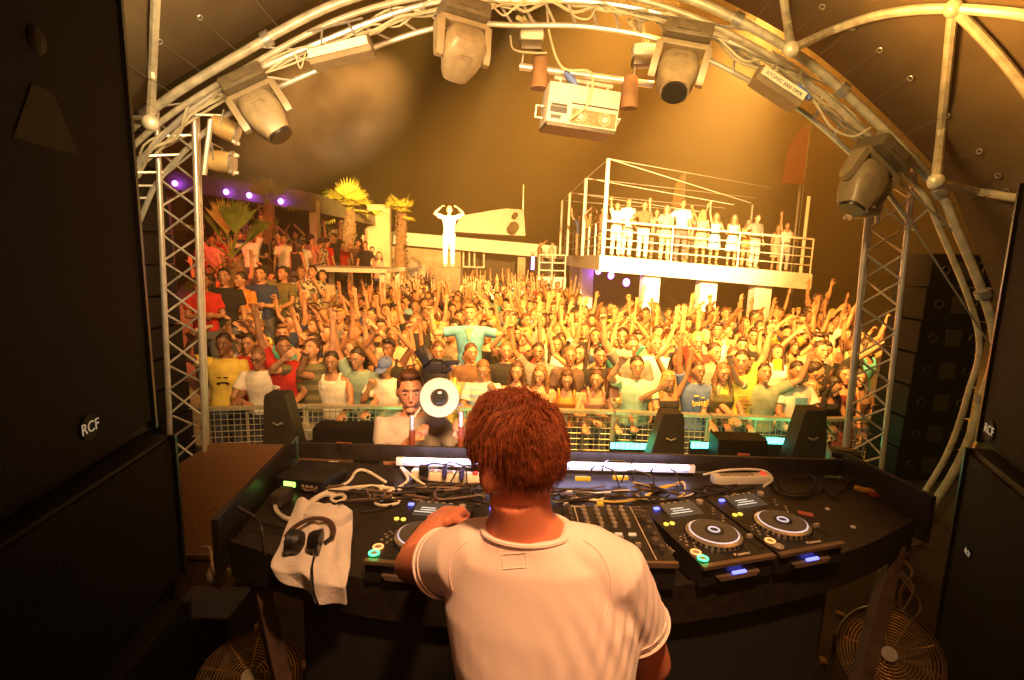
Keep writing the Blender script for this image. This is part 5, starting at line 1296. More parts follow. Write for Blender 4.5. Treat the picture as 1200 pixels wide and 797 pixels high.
# hair: a cap plus many tapering locks
HR = mat('auburn_hair', (.27, .066, .020), rough=.55, spec=.25, noise=.6, scale=70, bump=.3)
cap = MB(); 
def fn_cap(v):
    x, y, z = v
    if y < 0: y *= .86
    if z < 0: z *= .84; x *= .86
    return Vector((x, y, z))
hc2 = HC+HM @ Vector((0, .012, .028)); cap.ell(hc2, (.074, .096, .104), 32, 24, M=HM, fn=fn_cap)
from mathutils import noise as mnoise
hr = MB(); rnd = random.Random(12)
def locks(mb, n, k=1.0, zmin=-.62, seg=3):
    made = 0
    while made < n:
        z = rnd.uniform(zmin, 1); a = rnd.uniform(0, 2*math.pi); s_ = math.sqrt(max(0, 1-z*z)); u = Vector((s_*math.cos(a), s_*math.sin(a), z))
        if u.y < -.25 and z < .45: continue
        if abs(u.x) > .5 and z < .14 and u.y < .34: continue
        made += 1
        p = fn_cap(Vector((u.x*.074, u.y*.096, u.z*.104)))*.985; nrm = Vector((u.x/.083, u.y/.099, u.z/.107)).normalized()
        # whorl at the crown: hair flows down and swirls
        cr = Vector((0.25, .55, .8)).normalized(); flow = (u-cr*u.dot(cr)); flow = flow.normalized() if flow.length > .1 else Vector((1, 0, 0))
        sw = cr.cross(u); sw = sw.normalized() if sw.length > .05 else Vector((0, 1, 0))
        clump = math.sin(u.x*9+1.3)*math.sin(u.z*8+u.y*7)
        nv = mnoise.noise_vector(u*2.6+Vector((3, 1, 7)))*1.5; d_ = (flow*(1 if z < .4 else .45)+nv*(.5+max(0, z))+sw*(.35+.5*clump)+Vector((rnd.uniform(-.3, .3), rnd.uniform(-.3, .3), rnd.uniform(-.3, .3)))); d_ = (d_-nrm*d_.dot(nrm)).normalized()
        lift = (.16+.34*max(0, z)+.15*clump*max(0, z)+rnd.uniform(0, .12)) if z > -.2 else .05
        L_ = (.030+.018*max(0, z+.2))*rnd.uniform(.7, 1.25)
        if z < -.35: L_ *= .65
        if abs(u.x) > .5 and z < .45 and u.y < .45: L_ *= .5
        pts = [p, p+(d_*.8+nrm*lift)*L_*.5, p+(d_*1.0+nrm*lift*.55)*L_, p+(d_*1.0+nrm*(-.10+lift*.25)-HM.transposed() @ Vector((0, 0, .25)))*L_*1.45]
        w_ = rnd.uniform(.0006, .0011)
        mb.tube([HC+HM @ (q_+Vector((0, .012, .028))) for q_ in pts], [w_, w_*1.15, w_*.8, w_*.15], seg)
locks(hr, 15000)
ho = hr.build('hair', HR, dj, True); hr2 = cap.build('scalp_hair', HR, ho, True)

# ------------------------------------------------------------------ the kneeling cameraman
def custom(key, loc_, rz, label, skin, shirt_c, hairc, arms, lean=None, hd=(0, 0), hair='short', fem=False, garment='tee', vox=.009, low=None, **kw):
    v = variant('x', fem, hd, garment, hair, 1, vox, armset=arms, lean=lean, key=key, low=low)
    return person(v, loc_, rz, label, skin, shirt_c, hairc, **kw), v
PX = at(481, 459, 3.1)
cz = PX.z-1.635
O_ = Vector((PX.x, 3.12, cz))
hR, hL = at(485, 516, 2.80), at(541, 512, 2.80)
arms_ = (arm_to(hR-O_+Vector((-.01, .03, 0)), (-.6, .2, -1), (.6, -.2, 0), 1.2), arm_to(hL-O_+Vector((.01, .03, 0)), (.6, .2, -1), (-.6, -.2, 0), 1.2))
ph, pv_ = custom('cameraman', O_, 0, 'man with brown hair and grey tee kneeling behind the booth with a camera rig', (.52, .24, .15), (.50, .45, .42), (.10, .035, .015), arms_, hd=(12, 4), hair='quiff', vox=.008, low='kneel')
wv = MB(); wv.bevbox(Vector((.02, -.148, 1.07)), (.25, .03, .24), .008); wv.build('chest_pouch', mat('pouch_cloth', (.06, .03, .022), rough=.9), ph)
rc_ = at(515, 466, 2.78); rig = empty('camera_rig', rc_); tag(rig, 'video camera rig with a white ring light and two grip handles', 'camera rig')
dirv = (CAM+Vector((0, 0, -.1))-rc_).normalized(); Mr = frame((0, 0, 0), dirv)
q = MB(); q.rings([[Mr @ Vector((a*math.cos(w), a*math.sin(w), z)) for a, z in ((.108, 0), (.104, -.014), (.050, -.014), (.046, 0), (.046, .02), (.108, .02))] for w in [i*2*math.pi/48 for i in range(48)]], closed=True)
q.build('ring_light', mat('ring_diffuser', (.55, .48, .43), rough=.5, noise=.03, emit=(1, .75, .6), estr=.03), rig, True)
q = MB(); q.tube([Mr @ Vector((0, 0, -.01)), Mr @ Vector((0, 0, .10))], [.045, .045], 28); ln_ = q.build('lens', BLACKP, rig, True)
q = MB(); q.tube([Mr @ Vector((0, 0, -.012)), Mr @ Vector((0, 0, -.014))], [.034, .030], 28); q.build('lens_glass', GLASS, ln_, True)
q = MB(); q.bevbox(Vector((-.03, .13, .05)), (.13, .16, .14), .015); q.bevbox(Vector((-.05, .12, .14)), (.11, .12, .09), .01); q.bevbox(Vector((-.10, .08, .22)), (.05, .12, .09), .008, M=Matrix.Rotation(R(-35), 3, 'Y')); q.tube([(-.07, .1, .08), (-.08, .1, .2), (-.03, .1, .18), (.03, .1, .165), (.05, .1, .17)], .012, 6); q.build('camera_body', BLACKP, rig, True)
q = MB(); q.bevbox(Vector((.05, .1, .175)), (.09, .05, .02), .004); q.tube([(.0, .1, .12), (.05, .1, .15)], .02, 8); q.build('viewfinder', BLACKP, rig, True)
q = MB()
for h_, x in ((hR, -.075), (hL, .075)):
    hh = h_-rc_; q.tube([hh+Vector((.0, -.055, .13)), Vector((x, .05, -.02))], .008, 6)
q.tube([(-.12, .05, -.05), (.12, .05, -.05)], .01, 6); q.build('frame_bar', STEEL, rig, True)
for h_ in (hR, hL):
    hh = h_-rc_; q = MB(); q.tube([hh+Vector((0, -.055, -.06)), hh+Vector((0, -.055, .08))], [.017, .016], 12); q.build('grip', mat('brown_grip', (.25, .06, .03), rough=.6), rig, True)
    q = MB(); q.tube([hh+Vector((0, -.055, .08)), hh+Vector((0, -.055, .16))], [.013, .012], 10); q.build('tube', ALU, rig, True)
# ------------------------------------------------------------------ the crowd
CN = {'black': (.018, .016, .016), 'white': (.75, .70, .62), 'grey': (.22, .20, .18), 'red': (.50, .025, .02), 'yellow': (.78, .58, .10), 'navy': (.03, .045, .12), 'light blue': (.22, .42, .58), 'teal': (.06, .32, .30), 'olive': (.14, .13, .05), 'brown': (.16, .08, .045), 'orange': (.65, .24, .05), 'pink': (.62, .24, .22), 'beige': (.50, .38, .25), 'purple': (.18, .07, .22), 'pale green': (.35, .48, .28)}
HN = {'dark': DARKHAIR, 'brown': (.09, .04, .018), 'light brown': (.22, .11, .045), 'blond': (.42, .26, .10)}
def lean_(k, tw=0): return lambda p: Vector((p.x, p.y-max(0, p.z-.92)*k, p.z-max(0, p.z-.92)*k*k*.45))
def stripes(name, c1, c2, sc):
    m = mat(name, c1, rough=.9); nt = m.node_tree; b = nt.nodes['Principled BSDF']; tc = nt.nodes.new('ShaderNodeTexCoord'); sx = nt.nodes.new('ShaderNodeSeparateXYZ'); mm = nt.nodes.new('ShaderNodeMath'); mm.operation = 'MULTIPLY'; mm.inputs[1].default_value = sc
    sn = nt.nodes.new('ShaderNodeMath'); sn.operation = 'SINE'; gt = nt.nodes.new('ShaderNodeMath'); gt.operation = 'GREATER_THAN'; gt.inputs[1].default_value = 0.1
    mx_ = nt.nodes.new('ShaderNodeMix'); mx_.data_type = 'RGBA'; mx_.inputs[6].default_value = (*c1, 1); mx_.inputs[7].default_value = (*c2, 1)
    nt.links.new(tc.outputs['Object'], sx.inputs[0]); nt.links.new(sx.outputs['Z'], mm.inputs[0]); nt.links.new(mm.outputs[0], sn.inputs[0]); nt.links.new(sn.outputs[0], gt.inputs[0]); nt.links.new(gt.outputs[0], mx_.inputs[0]); nt.links.new(mx_.outputs[2], b.inputs['Base Color']); return m
def blotch(name, c1, c2, sc, thr=.5):
    m = mat(name, c1, rough=.9); nt = m.node_tree; b = nt.nodes['Principled BSDF']; tc = nt.nodes.new('ShaderNodeTexCoord'); nz = nt.nodes.new('ShaderNodeTexNoise'); nz.inputs['Scale'].default_value = sc
    gt = nt.nodes.new('ShaderNodeMath'); gt.operation = 'GREATER_THAN'; gt.inputs[1].default_value = thr
    mx_ = nt.nodes.new('ShaderNodeMix'); mx_.data_type = 'RGBA'; mx_.inputs[6].default_value = (*c1, 1); mx_.inputs[7].default_value = (*c2, 1)
    nt.links.new(tc.outputs['Object'], nz.inputs['Vector']); nt.links.new(nz.outputs['Fac'], gt.inputs[0]); nt.links.new(gt.outputs[0], mx_.inputs[0]); nt.links.new(mx_.outputs[2], b.inputs['Base Color']); return m
G1 = 'people leaning along the front barrier'
front_people = []
def fp(px, py, Y, label, pose, sh, hair='dark', fem=False, garment='tee', hd=(0, 0), hs=None, rz=0, lean=0, smat=None, skin=None, scale=1.0, pants=(.05, .06, .1), seed=0, gname=None, arms=None):
    hs = hs or ('long' if fem else 'short')
    p = at(px, py, Y)                                     # centre of the head
    v = variant(pose, fem, hd, garment, hs, seed, .011, lean=lean_(lean) if lean else None, armset=arms, key=(pose, fem, hd, garment, hs, seed % 3, lean) if not arms else label)
    hc = v[4]['hc']
    sc = scale; z = p.z-hc.z*sc
    if z > .02 or z < -.02: sc = max(.9, min(1.13, p.z/hc.z)); z = 0
    o = person(v, (p.x-hc.x, Y-hc.y*.8, z), rz, label, skin or random.choice(TAN), CN[sh] if isinstance(sh, str) else sh, HN[hair], pants, G1, sc, smat, gname or {'tee': 't_shirt', 'tank': 'tank_top', 'dress': 'dress', 'bare': 'top', 'shirt': 'shirt'}[garment])
    front_people.append((p.x, Y)); o['_f'] = 1
    return o, v, sc
random.seed(21)
def cap_(o, v, colr, brim=True, back=False):
    hc, Mh = v[4]['hc'], v[4]['Mh']; q = MB()
    q.ell(hc+Mh @ Vector((0, .012, .045)), (.090, .108, .094), 20, 12, M=Mh, fn=lambda w: Vector((w.x, w.y, max(w.z, -.01))))
    if brim: q.ell(hc+Mh @ Vector((0, -.11 if not back else .12, .045)), (.07, .075, .008), 14, 6, M=Mh)
    c = q.build('cap', CLOTH, o, True); c.color = (*colr, 1)
def glasses(o, v, wayfarer=True):
    hc, Mh = v[4]['hc'], v[4]['Mh']; q = MB(); L = lambda x, y, z: hc+Mh @ Vector((x, y, z))
    for s in (-1, 1):
        q.tube([L(s*.034+.023*math.cos(a), -.098, .014+.018*math.sin(a)) for a in [i*math.pi/8 for i in range(17)]], .0035, 5); q.tube([L(s*.058, -.096, .018), L(s*.082, .0, .02)], .003, 5)
    q.tube([L(-.012, -.1, .02), L(.012, -.1, .02)], .003, 5); q.build('glasses', BLACKP, o)
def tee_print(o, v, m, shapes, z=1.22):
    q = MB()
    for (x, dz_, w, h) in shapes: q.bevbox(Vector((x, -.150, z+dz_)), (w, .012, h), .004)
    q.build('shirt_print', m, o)

o, v, k = fp(262, 404, 6.05, 'person in yellow tee with a moustache print shading the eyes, far left', 'phone', 'yellow', skin=(.22, .10, .06), rz=.15)
tee_print(o, v, BLACK, [(.02, .03, .10, .012), (-.02, .09, .05, .008), (.05, .09, .05, .008), (-.03, .02, .03, .02), (.07, .02, .03, .02)], 1.20)
fp(291, 403, 6.5, 'person in a plain red tee behind the white tee with glasses', 'down', 'red', rz=.1, hd=(0, 5))
o, v, k = fp(301, 420, 5.95, 'person in white tee and dark glasses leaning on the barrier at left', 'railx', 'white', hair='light brown', lean=.2, rz=.2, hd=(-15, 12)); glasses(o, v)
o, v, k = fp(333, 407, 6.0, 'person in red polo stretching one arm straight up, head turned aside', 'rup', 'red', hd=(35, 0), lean=.12)
fp(365, 410, 6.0, 'person in dark striped tee with one arm across the forehead', 'shade', 'olive', hd=(-10, -15), smat=stripes('olive_stripe', (.16, .14, .07), (.08, .07, .035), 55), hair='brown')
fp(389, 424, 5.95, 'person in white tank top with a hand beside the ear', 'phone', 'white', garment='tank', lean=.1, hd=(5, 8), gname='tank_top')
fp(421, 420, 6.0, 'person in grey-green tee raising one open hand beside the head', 'rup', (.25, .36, .30), lean=.2, hd=(-5, 12), rz=-.1)
o, v, k = fp(452, 430, 5.95, 'person in white tee and blue cap looking down at a phone', 'hold', 'white', lean=.1, hd=(-15, 28)); cap_(o, v, (.12, .17, .42))
o, v, k = fp(524, 430, 6.0, 'person in yellow tank top and dark cap beside the camera rig', 'rail', 'yellow', garment='tank', hd=(0, 0)); cap_(o, v, (.05, .045, .02), brim=False)
fp(566, 434, 5.95, 'person in blue striped polo with a fist at the chin', 'chin', 'light blue', hair='light brown', smat=stripes('blue_stripe', (.30, .42, .60), (.62, .56, .50), 70), hd=(0, 20))
fp(593, 412, 6.6, 'person in black tee behind the striped polo', 'down', 'black', hair='light brown', rz=.1)
fp(606, 436, 6.0, 'long-haired person in bare-shouldered brown top right of the striped polo', 'down', 'brown', hair='brown', fem=True, garment='bare', hd=(-12, 8), gname='top')
fp(633, 440, 5.95, 'person with light hair in teal off-shoulder top looking aside', 'down', (.18, .38, .36), hair='light brown', fem=True, garment='bare', hd=(-22, 14))
fp(631, 413, 6.7, 'person with glasses in dark grey tee behind the teal top', 'fist', 'grey', rz=-.1)
fp(664, 450, 5.92, 'person in orange one-shoulder top leaning over the barrier', 'rail', 'orange', hair='brown', fem=True, garment='tank', lean=.25, hd=(-5, 22))
fp(668, 418, 6.5, 'broad person in dark brown tee with ginger hair behind the orange top', 'down', (.10, .06, .05), hair='light brown')
fp(652, 405, 7.2, 'person in white tee with one hand raised high behind the ginger hair', 'rup', 'white', fem=True, garment='tee')
fp(703, 418, 6.5, 'broad person in black tee standing behind the two hugging women', 'down', 'black', hd=(5, 0), scale=1.05)
fp(697, 448, 5.92, 'person in salmon tank top leaning with crossed arms on the barrier', 'railx', (.55, .26, .18), hair='brown', fem=True, garment='tank', lean=.22, hd=(-25, 5), rz=.1, hs='short')
fp(718, 455, 6.0, 'person in pale patterned top tucked behind the salmon tank top', 'railx', 'beige', hair='brown', fem=True, garment='tank', lean=.15, hd=(20, 8), smat=blotch('pale_print', (.62, .55, .35), (.3, .2, .08), 16))
o, v, k = fp(747, 430, 5.95, 'broad person in mint shirt holding a white phone up to the face', 'phone', (.38, .62, .52), lean=.1, rz=-.1, skin=(.52, .27, .16), scale=1.05)
w = MB(); hd_ = v[4]['hands'][0]; w.bevbox(hd_[0]+hd_[1]*.10+Vector((0, -.03, .03)), (.13, .015, .07), .006, rz=.1)
wo_ = w.build('phone', CREAM); wo_.matrix_world = o.matrix_basis @ Matrix.Identity(4); wo_.location = o.location; wo_.scale = o.scale; wo_.rotation_euler = o.rotation_euler; tag(wo_, 'white phone held up by the person in the mint shirt', 'phone')
fp(783, 447, 5.9, 'person with long blond hair in black v-neck dress, hand on the head', 'shade', 'black', hair='blond', fem=True, garment='dress', hd=(10, 5), lean=.05)
o, v, k = fp(818, 435, 5.95, 'person in blue tee with yellow lettering, one arm up', 'rup', (.10, .16, .36), hair='brown', hd=(5, 3), rz=.05)
text('lettering', 'busg!', .10, Matrix.Translation((.0, -.165, 1.28)) @ Matrix.Rotation(R(90), 4, 'X') @ Matrix.Rotation(R(6), 4, 'Z'), mat('yellow_print', (.8, .65, .12)), o, .006)
tee_print(o, v, mat('yellow_print'), [(-.05, .14, .06, .014), (.03, .12, .04, .012), (0, -.08, .05, .012), (.03, -.13, .02, .016)], 1.22)
fp(847, 438, 5.92, 'person with light brown hair in dark olive tank top, both hands on the barrier', 'rail', 'olive', hair='light brown', fem=True, garment='tank', hd=(0, 8), lean=.08)
o, v, k = fp(869, 424, 5.98, 'bearded person in yellow tee stretching the left arm up', 'lup', 'yellow', hd=(-35, 0), rz=.1)
tee_print(o, v, mat('brown_print', (.3, .14, .05)), [(-.02+.03*(i % 3), .06-.04*i, .10, .012) for i in range(5)], 1.2)
fp(882, 433, 6.4, 'long dark-haired person in black between the yellow and grey tees', 'down', 'black', fem=True, garment='tee', hd=(20, 5))
fp(897, 438, 5.92, 'person in open-necked grey tee waving a bent arm, looking up', 'wave', (.26, .30, .22), hd=(5, -12), lean=.06, rz=-.2)
o, v, k = fp(934, 436, 5.95, 'person in white tee with blue picture and dark lettering', 'rail', 'white', hd=(-8, 5), skin=(.36, .17, .10), rz=.1)
tee_print(o, v, mat('blue_print', (.15, .32, .42)), [(.0, .02, .15, .13)], 1.27); tee_print(o, v, BLACKP, [(-.08+.045*i, -.02+.01*(i % 2), .028, .055) for i in range(5)] + [(-.06+.05*i, -.10, .03, .05) for i in range(4)], 1.14)
fp(955, 436, 6.1, 'person in dark patterned shirt turning towards the right', 'down', 'brown', smat=blotch('brown_print_cloth', (.09, .06, .03), (.25, .17, .08), 22), hd=(45, 10), rz=.4)
fp(962, 412, 6.6, 'person in black tee looking over the patterned shirt', 'down', 'black')
fp(972, 452, 5.95, 'person in black top leaning far over the barrier at right', 'rail', 'black', fem=True, garment='tank', lean=.35, hd=(10, 25), rz=.15)
fp(990, 440, 6.2, 'dark-haired person in dark red dress by the right truss tower', 'point', (.15, .02, .02), fem=True, garment='dress', rz=-.2)
fp(1006, 452, 6.3, 'rightmost person at the barrier, brown top, beside the truss tower', 'down', 'brown', fem=True, garment='tee', rz=-.3)

# the man in blue riding on shoulders
SY = 7.0; p = at(551, 368, SY); sv = variant('x', False, (0, 0), 'tee', 'quiff', 1, .010, armset=(lambda s: (D(s*.97, -.2, -.12), D(s*.16, -.2, 1), (0, -1, 0), .6),)*2, key='rider', low='sit')
o = person(sv, (p.x, SY, p.z-1.635), 0, 'person in a pale blue v-neck tee riding on shoulders with raised arms', (.60, .33, .18), (.12, .38, .56), (.30, .17, .06), (.2, .3, .4)); 
q = MB(); q.prism([(-.055, .06), (.055, .06), (0, -.10)], .012, Matrix.Translation((0, -.128, 1.40)) @ Matrix.Rotation(R(76), 4, 'X')); cc = q.build('neckline', SKIN, o); cc.color = (.60, .33, .18, 1)
carr = variant('rail', seed=2); person(carr, (p.x, SY-.20, 0), 0, 'person in grey tee carrying the pale blue tee rider on the shoulders', TAN[1], CN['grey'], scale=.9)

# rows behind
POSW = [('upv', 3, 'arms in v'), ('up', 2, 'arms straight up'), ('rup', 4, 'right arm up'), ('lup', 4, 'left arm up'), ('down', 17, 'arms down'), ('clap', 2, 'clapping overhead'), ('point', 2, 'pointing right-handed'), ('pointl', 2, 'pointing left-handed'), ('fist', 3, 'fist raised'), ('wave', 2, 'both arms waving'), ('phone2', 1, 'hands at face'), ('shade', 1, 'arm across forehead'), ('phone', 1, 'hand near face')]
vlist = []
rv = random.Random(7)
for pz, w, txt in POSW:
    for (fem, gar, hs) in ((False, 'tee', 'short'), (False, 'tank', 'quiff'), (True, 'tank', 'long')):
        if w == 1 and gar == 'tank' and not fem: continue
        hd = (rv.choice([-22, -8, 8, 20]), rv.choice([-10, 0, 8]))
        vlist.append((variant(pz, fem, hd, gar, hs, rv.randrange(3), .0118), w, txt, fem, gar, hs))
wts = [w*(.75 if f else 1) for _, w, _, f, _, _ in vlist]
colnames = list(CN); colw = [16, 9, 8, 4, 3, 8, 4, 3, 4, 8, 3, 3, 4, 2, 2]
hairw = [('dark', 6), ('brown', 4), ('light brown', 2), ('blond', 1)]
used_labels = set()
def zone(x, Y):
    px = 600+F_PX*x/Y
    d = 'near rows' if Y < 7.4 else 'middle rows' if Y < 9 else 'back rows' if Y < 10.8 else 'far rows'
    h = 'far left' if px < 330 else 'left of rider' if px < 500 else 'around the rider' if px < 600 else 'above auburn hair' if px < 690 else 'right of centre' if px < 800 else 'below the terrace' if px < 910 else 'dim right side'
    return d+', '+h
GC = 'people packed in the crowd before the stage'
cnt = 0; rows = []
Y = 6.55; MAXN = 300-34-3-52-22
def left_x(Y): return -3.55-.06*(Y-6)
def right_x(Y): return 4.35+(Y-6)*.55
stuff_spots = []
j = 0
while Y < 29:
    x = left_x(Y)+rv.uniform(0, .3)
    while x < min(right_x(Y), 12):
        xx = x+rv.uniform(-.08, .08); yy = Y+rv.uniform(-.14, .14)
        ok = all((xx-a)**2+(yy-b)**2 > .34**2 for a, b in front_people) and abs(xx-p.x)+abs(yy-SY) > .5
        if ok and not (Y > 12.6 and xx > 1.9):
            (rows if len(rows) < MAXN else stuff_spots).append((xx, yy))
        x += .43+.012*Y+rv.uniform(-.05, .06)
    Y += .47+.012*Y; j += 1
for (x, Y) in rows:
    for _ in range(60):
        v, w, txt, fem, gar, hs = rv.choices(vlist, wts)[0]; cnm = rv.choices(colnames, colw)[0]; hn = rv.choices([a for a, _ in hairw], [b for _, b in hairw])[0]
        lab = '%s tee' % cnm if gar == 'tee' else '%s tank top' % cnm
        lab = '%s person in %s, %s, %s' % ({'dark': 'dark-haired', 'brown': 'brown-haired', 'light brown': 'fair-haired', 'blond': 'blond'}[hn], lab, txt, zone(x, Y))
        if lab not in used_labels: break
    used_labels.add(lab)
    if 'light brown hair' in lab or True: pass
    person(v, (x, Y, 0), rv.uniform(-.35, .35)-math.atan2(x, Y)*-.5, lab, rv.choice(TAN), CN[cnm], HN[hn], rv.choice([(.05, .06, .10), (.3, .25, .18), (.03, .03, .03), (.4, .38, .33)]), GC, rv.uniform(.94, 1.07))
print('crowd individuals', len(rows), 'far crowd', len(stuff_spots))
# the far crowd: one object of low-detail figures with their own colours
def low_person(pose, fem, rnd_):
    g_ = person_geo(pose, fem, (0, 0), False, 'tee', False, 'long' if fem else 'short', 1)
    parts = []
    for key, nm in (('body', 0), ('shirt', 1), ('hair', 2)): parts.append((np.array(g_[key].v), g_[key].f, nm))
    return parts
lows = [low_person(pz, f, rv) for pz, f in (('upv', 0), ('down', 0), ('rup', 0), ('lup', 1), ('down', 0), ('down', 1), ('down', 0), ('fist', 0), ('down', 1), ('point', 1), ('wave', 0), ('up', 1), ('rup', 0))]
V = []; Fs = []; MI = []; C_ = []
nb_ = 0
for (x, Y) in stuff_spots:
    L = rv.choice(lows); a = rv.uniform(-.4, .4); s = rv.uniform(.93, 1.08); ca, sa = math.cos(a)*s, math.sin(a)*s
    cols = [rv.choice(TAN), CN[rv.choices(colnames, colw)[0]], HN[rv.choices([a_ for a_, _ in hairw], [b for _, b in hairw])[0]]]
    for vv, ff, nm in L:
        w_ = np.stack([vv[:, 0]*ca-vv[:, 1]*sa+x, vv[:, 0]*sa+vv[:, 1]*ca+Y, vv[:, 2]*s], 1)
        V.append(w_); Fs += [tuple(i+nb_ for i in f) for f in ff]; C_.append(np.tile(np.array([*cols[nm], 1.0]), (len(vv), 1))); nb_ += len(vv)
me = bpy.data.meshes.new('far_crowd'); me.from_pydata(np.concatenate(V).tolist(), [], Fs)
at_ = me.color_attributes.new('Col', 'FLOAT_COLOR', 'POINT'); at_.data.foreach_set('color', np.concatenate(C_).ravel())
me.polygons.foreach_set('use_smooth', [True]*len(me.polygons))
fm = bpy.data.materials.new('far_people'); fm.use_nodes = True; nt = fm.node_tree; a_ = nt.nodes.new('ShaderNodeVertexColor'); a_.layer_name = 'Col'; nt.links.new(a_.outputs[0], nt.nodes['Principled BSDF'].inputs['Base Color']); nt.nodes['Principled BSDF'].inputs['Roughness'].default_value = .8
me.materials.append(fm)
o = bpy.data.objects.new('far_crowd', me); col.objects.link(o); tag(o, 'dense far part of the crowd with many raised arms', 'crowd', kind='stuff')
print('far crowd verts', nb_)

# ------------------------------------------------------------------ people on the terrace, lounge steps, podium
GT = 'people on the white terrace'
def stand(px, pyhead, Y, zfeet, pose, fem, gar, hs, sh, hn, label, group, hd=(0, 0), rz=0, pants=(.1, .1, .12), skin=None, low=None):
    q_ = at(px, pyhead, Y); v = variant(pose, fem, hd, gar, hs, 1, .014, low=low, key=(pose, fem, hd, gar, hs, 's', low)); hz_ = v[4]['hc'].z+.1
    zf = zfeet(q_.x) if callable(zfeet) else zfeet; sc = max(.9, min(1.08, (q_.z-zf)/hz_))
    return person(v, (q_.x, Y, zf), rz, label, skin or random.choice(TAN), CN[sh] if isinstance(sh, str) else sh, HN[hn], pants, group, sc, None, {'tee': 't_shirt', 'tank': 'tank_top', 'dress': 'dress'}[gar])
for args in (
 (724, 238, 16.6, 'point', False, 'tee', 'short', 'white', 'dark', 'person in white by the tall corner mast of the terrace, arm out', 0, (.7, .65, .6)),
 (737, 233, 17.2, 'down', False, 'tee', 'short', 'white', 'brown', 'person in white tee second from the corner mast', .3, (.6, .55, .5)),
 (756, 237, 16.6, 'hip', False, 'tee', 'short', 'brown', 'dark', 'person in brown tee and white trousers on the terrace', 0, (.75, .7, .65)),
 (782, 241, 16.7, 'down', True, 'tee', 'long', 'pale green', 'brown', 'person in pale green top right of the brown tee on the terrace', 0, (.6, .4, .3)),
 (801, 235, 16.6, 'hip', False, 'tee', 'short', 'white', 'dark', 'tallest person on the terrace, white tee and dark trousers', 0, (.12, .08, .09)),
 (824, 247, 16.6, 'point', True, 'dress', 'long', 'beige', 'blond', 'person in beige dress pointing on the terrace', -.5, (0, 0, 0)),
 (840, 250, 16.7, 'rup', True, 'dress', 'long', 'light blue', 'brown', 'person in light blue dress with one arm raised on the terrace', 0, (0, 0, 0)),
 (861, 252, 16.6, 'cross', True, 'dress', 'long', 'white', 'brown', 'person in short white dress with long brown hair on the terrace', 0, (0, 0, 0)),
 (888, 252, 16.7, 'hip', False, 'tee', 'short', 'grey', 'dark', 'person in dark grey top leaning on the terrace rail, right half', .3, (.6, .55, .45)),
 (877, 262, 17.2, 'cross', True, 'tank', 'long', 'orange', 'dark', 'person in orange top half hidden right of the white dress', 0, (.3, .2, .1)),
 (923, 262, 17.4, 'rup', False, 'tank', 'short', 'white', 'dark', 'rightmost dim person on the terrace in a white top', 0, (.5, .45, .4)),
 (912, 272, 18.0, 'down', True, 'dress', 'long', 'beige', 'brown', 'dim person in beige left of the rightmost terrace guest', 0, (0, 0, 0)),
 (707, 243, 18.5, 'down', False, 'tee', 'short', 'brown', 'dark', 'person in brown directly left of the tall corner mast', .3, (.2, .15, .1)),
 (692, 250, 20, 'clap', False, 'tee', 'short', 'olive', 'dark', 'person clapping overhead between the left terrace masts', .3, (.2, .15, .1)),
 (680, 252, 21.5, 'upv', False, 'tee', 'short', 'navy', 'dark', 'person with raised arms near the second mast of the terrace', .3, (.2, .15, .1)),
 (770, 246, 18.5, 'rup', False, 'tee', 'short', 'grey', 'brown', 'grey-shirted person in the back row of the terrace, one arm up', 0, (.2, .15, .1)),
 (812, 248, 18.8, 'wave', True, 'tank', 'long', 'pink', 'dark', 'person in pink top in the back row behind the tallest terrace guest', 0, (.2, .15, .1)),
):
    px, py, Y, po, fe, ga, hs, sh, hn, lab, rz_, pn = args
    stand(px, py, Y, dz, po, fe, ga, hs, sh, hn, lab, GT, rz=rz_, pants=pn)
GL = 'guests standing on the left lounge steps'
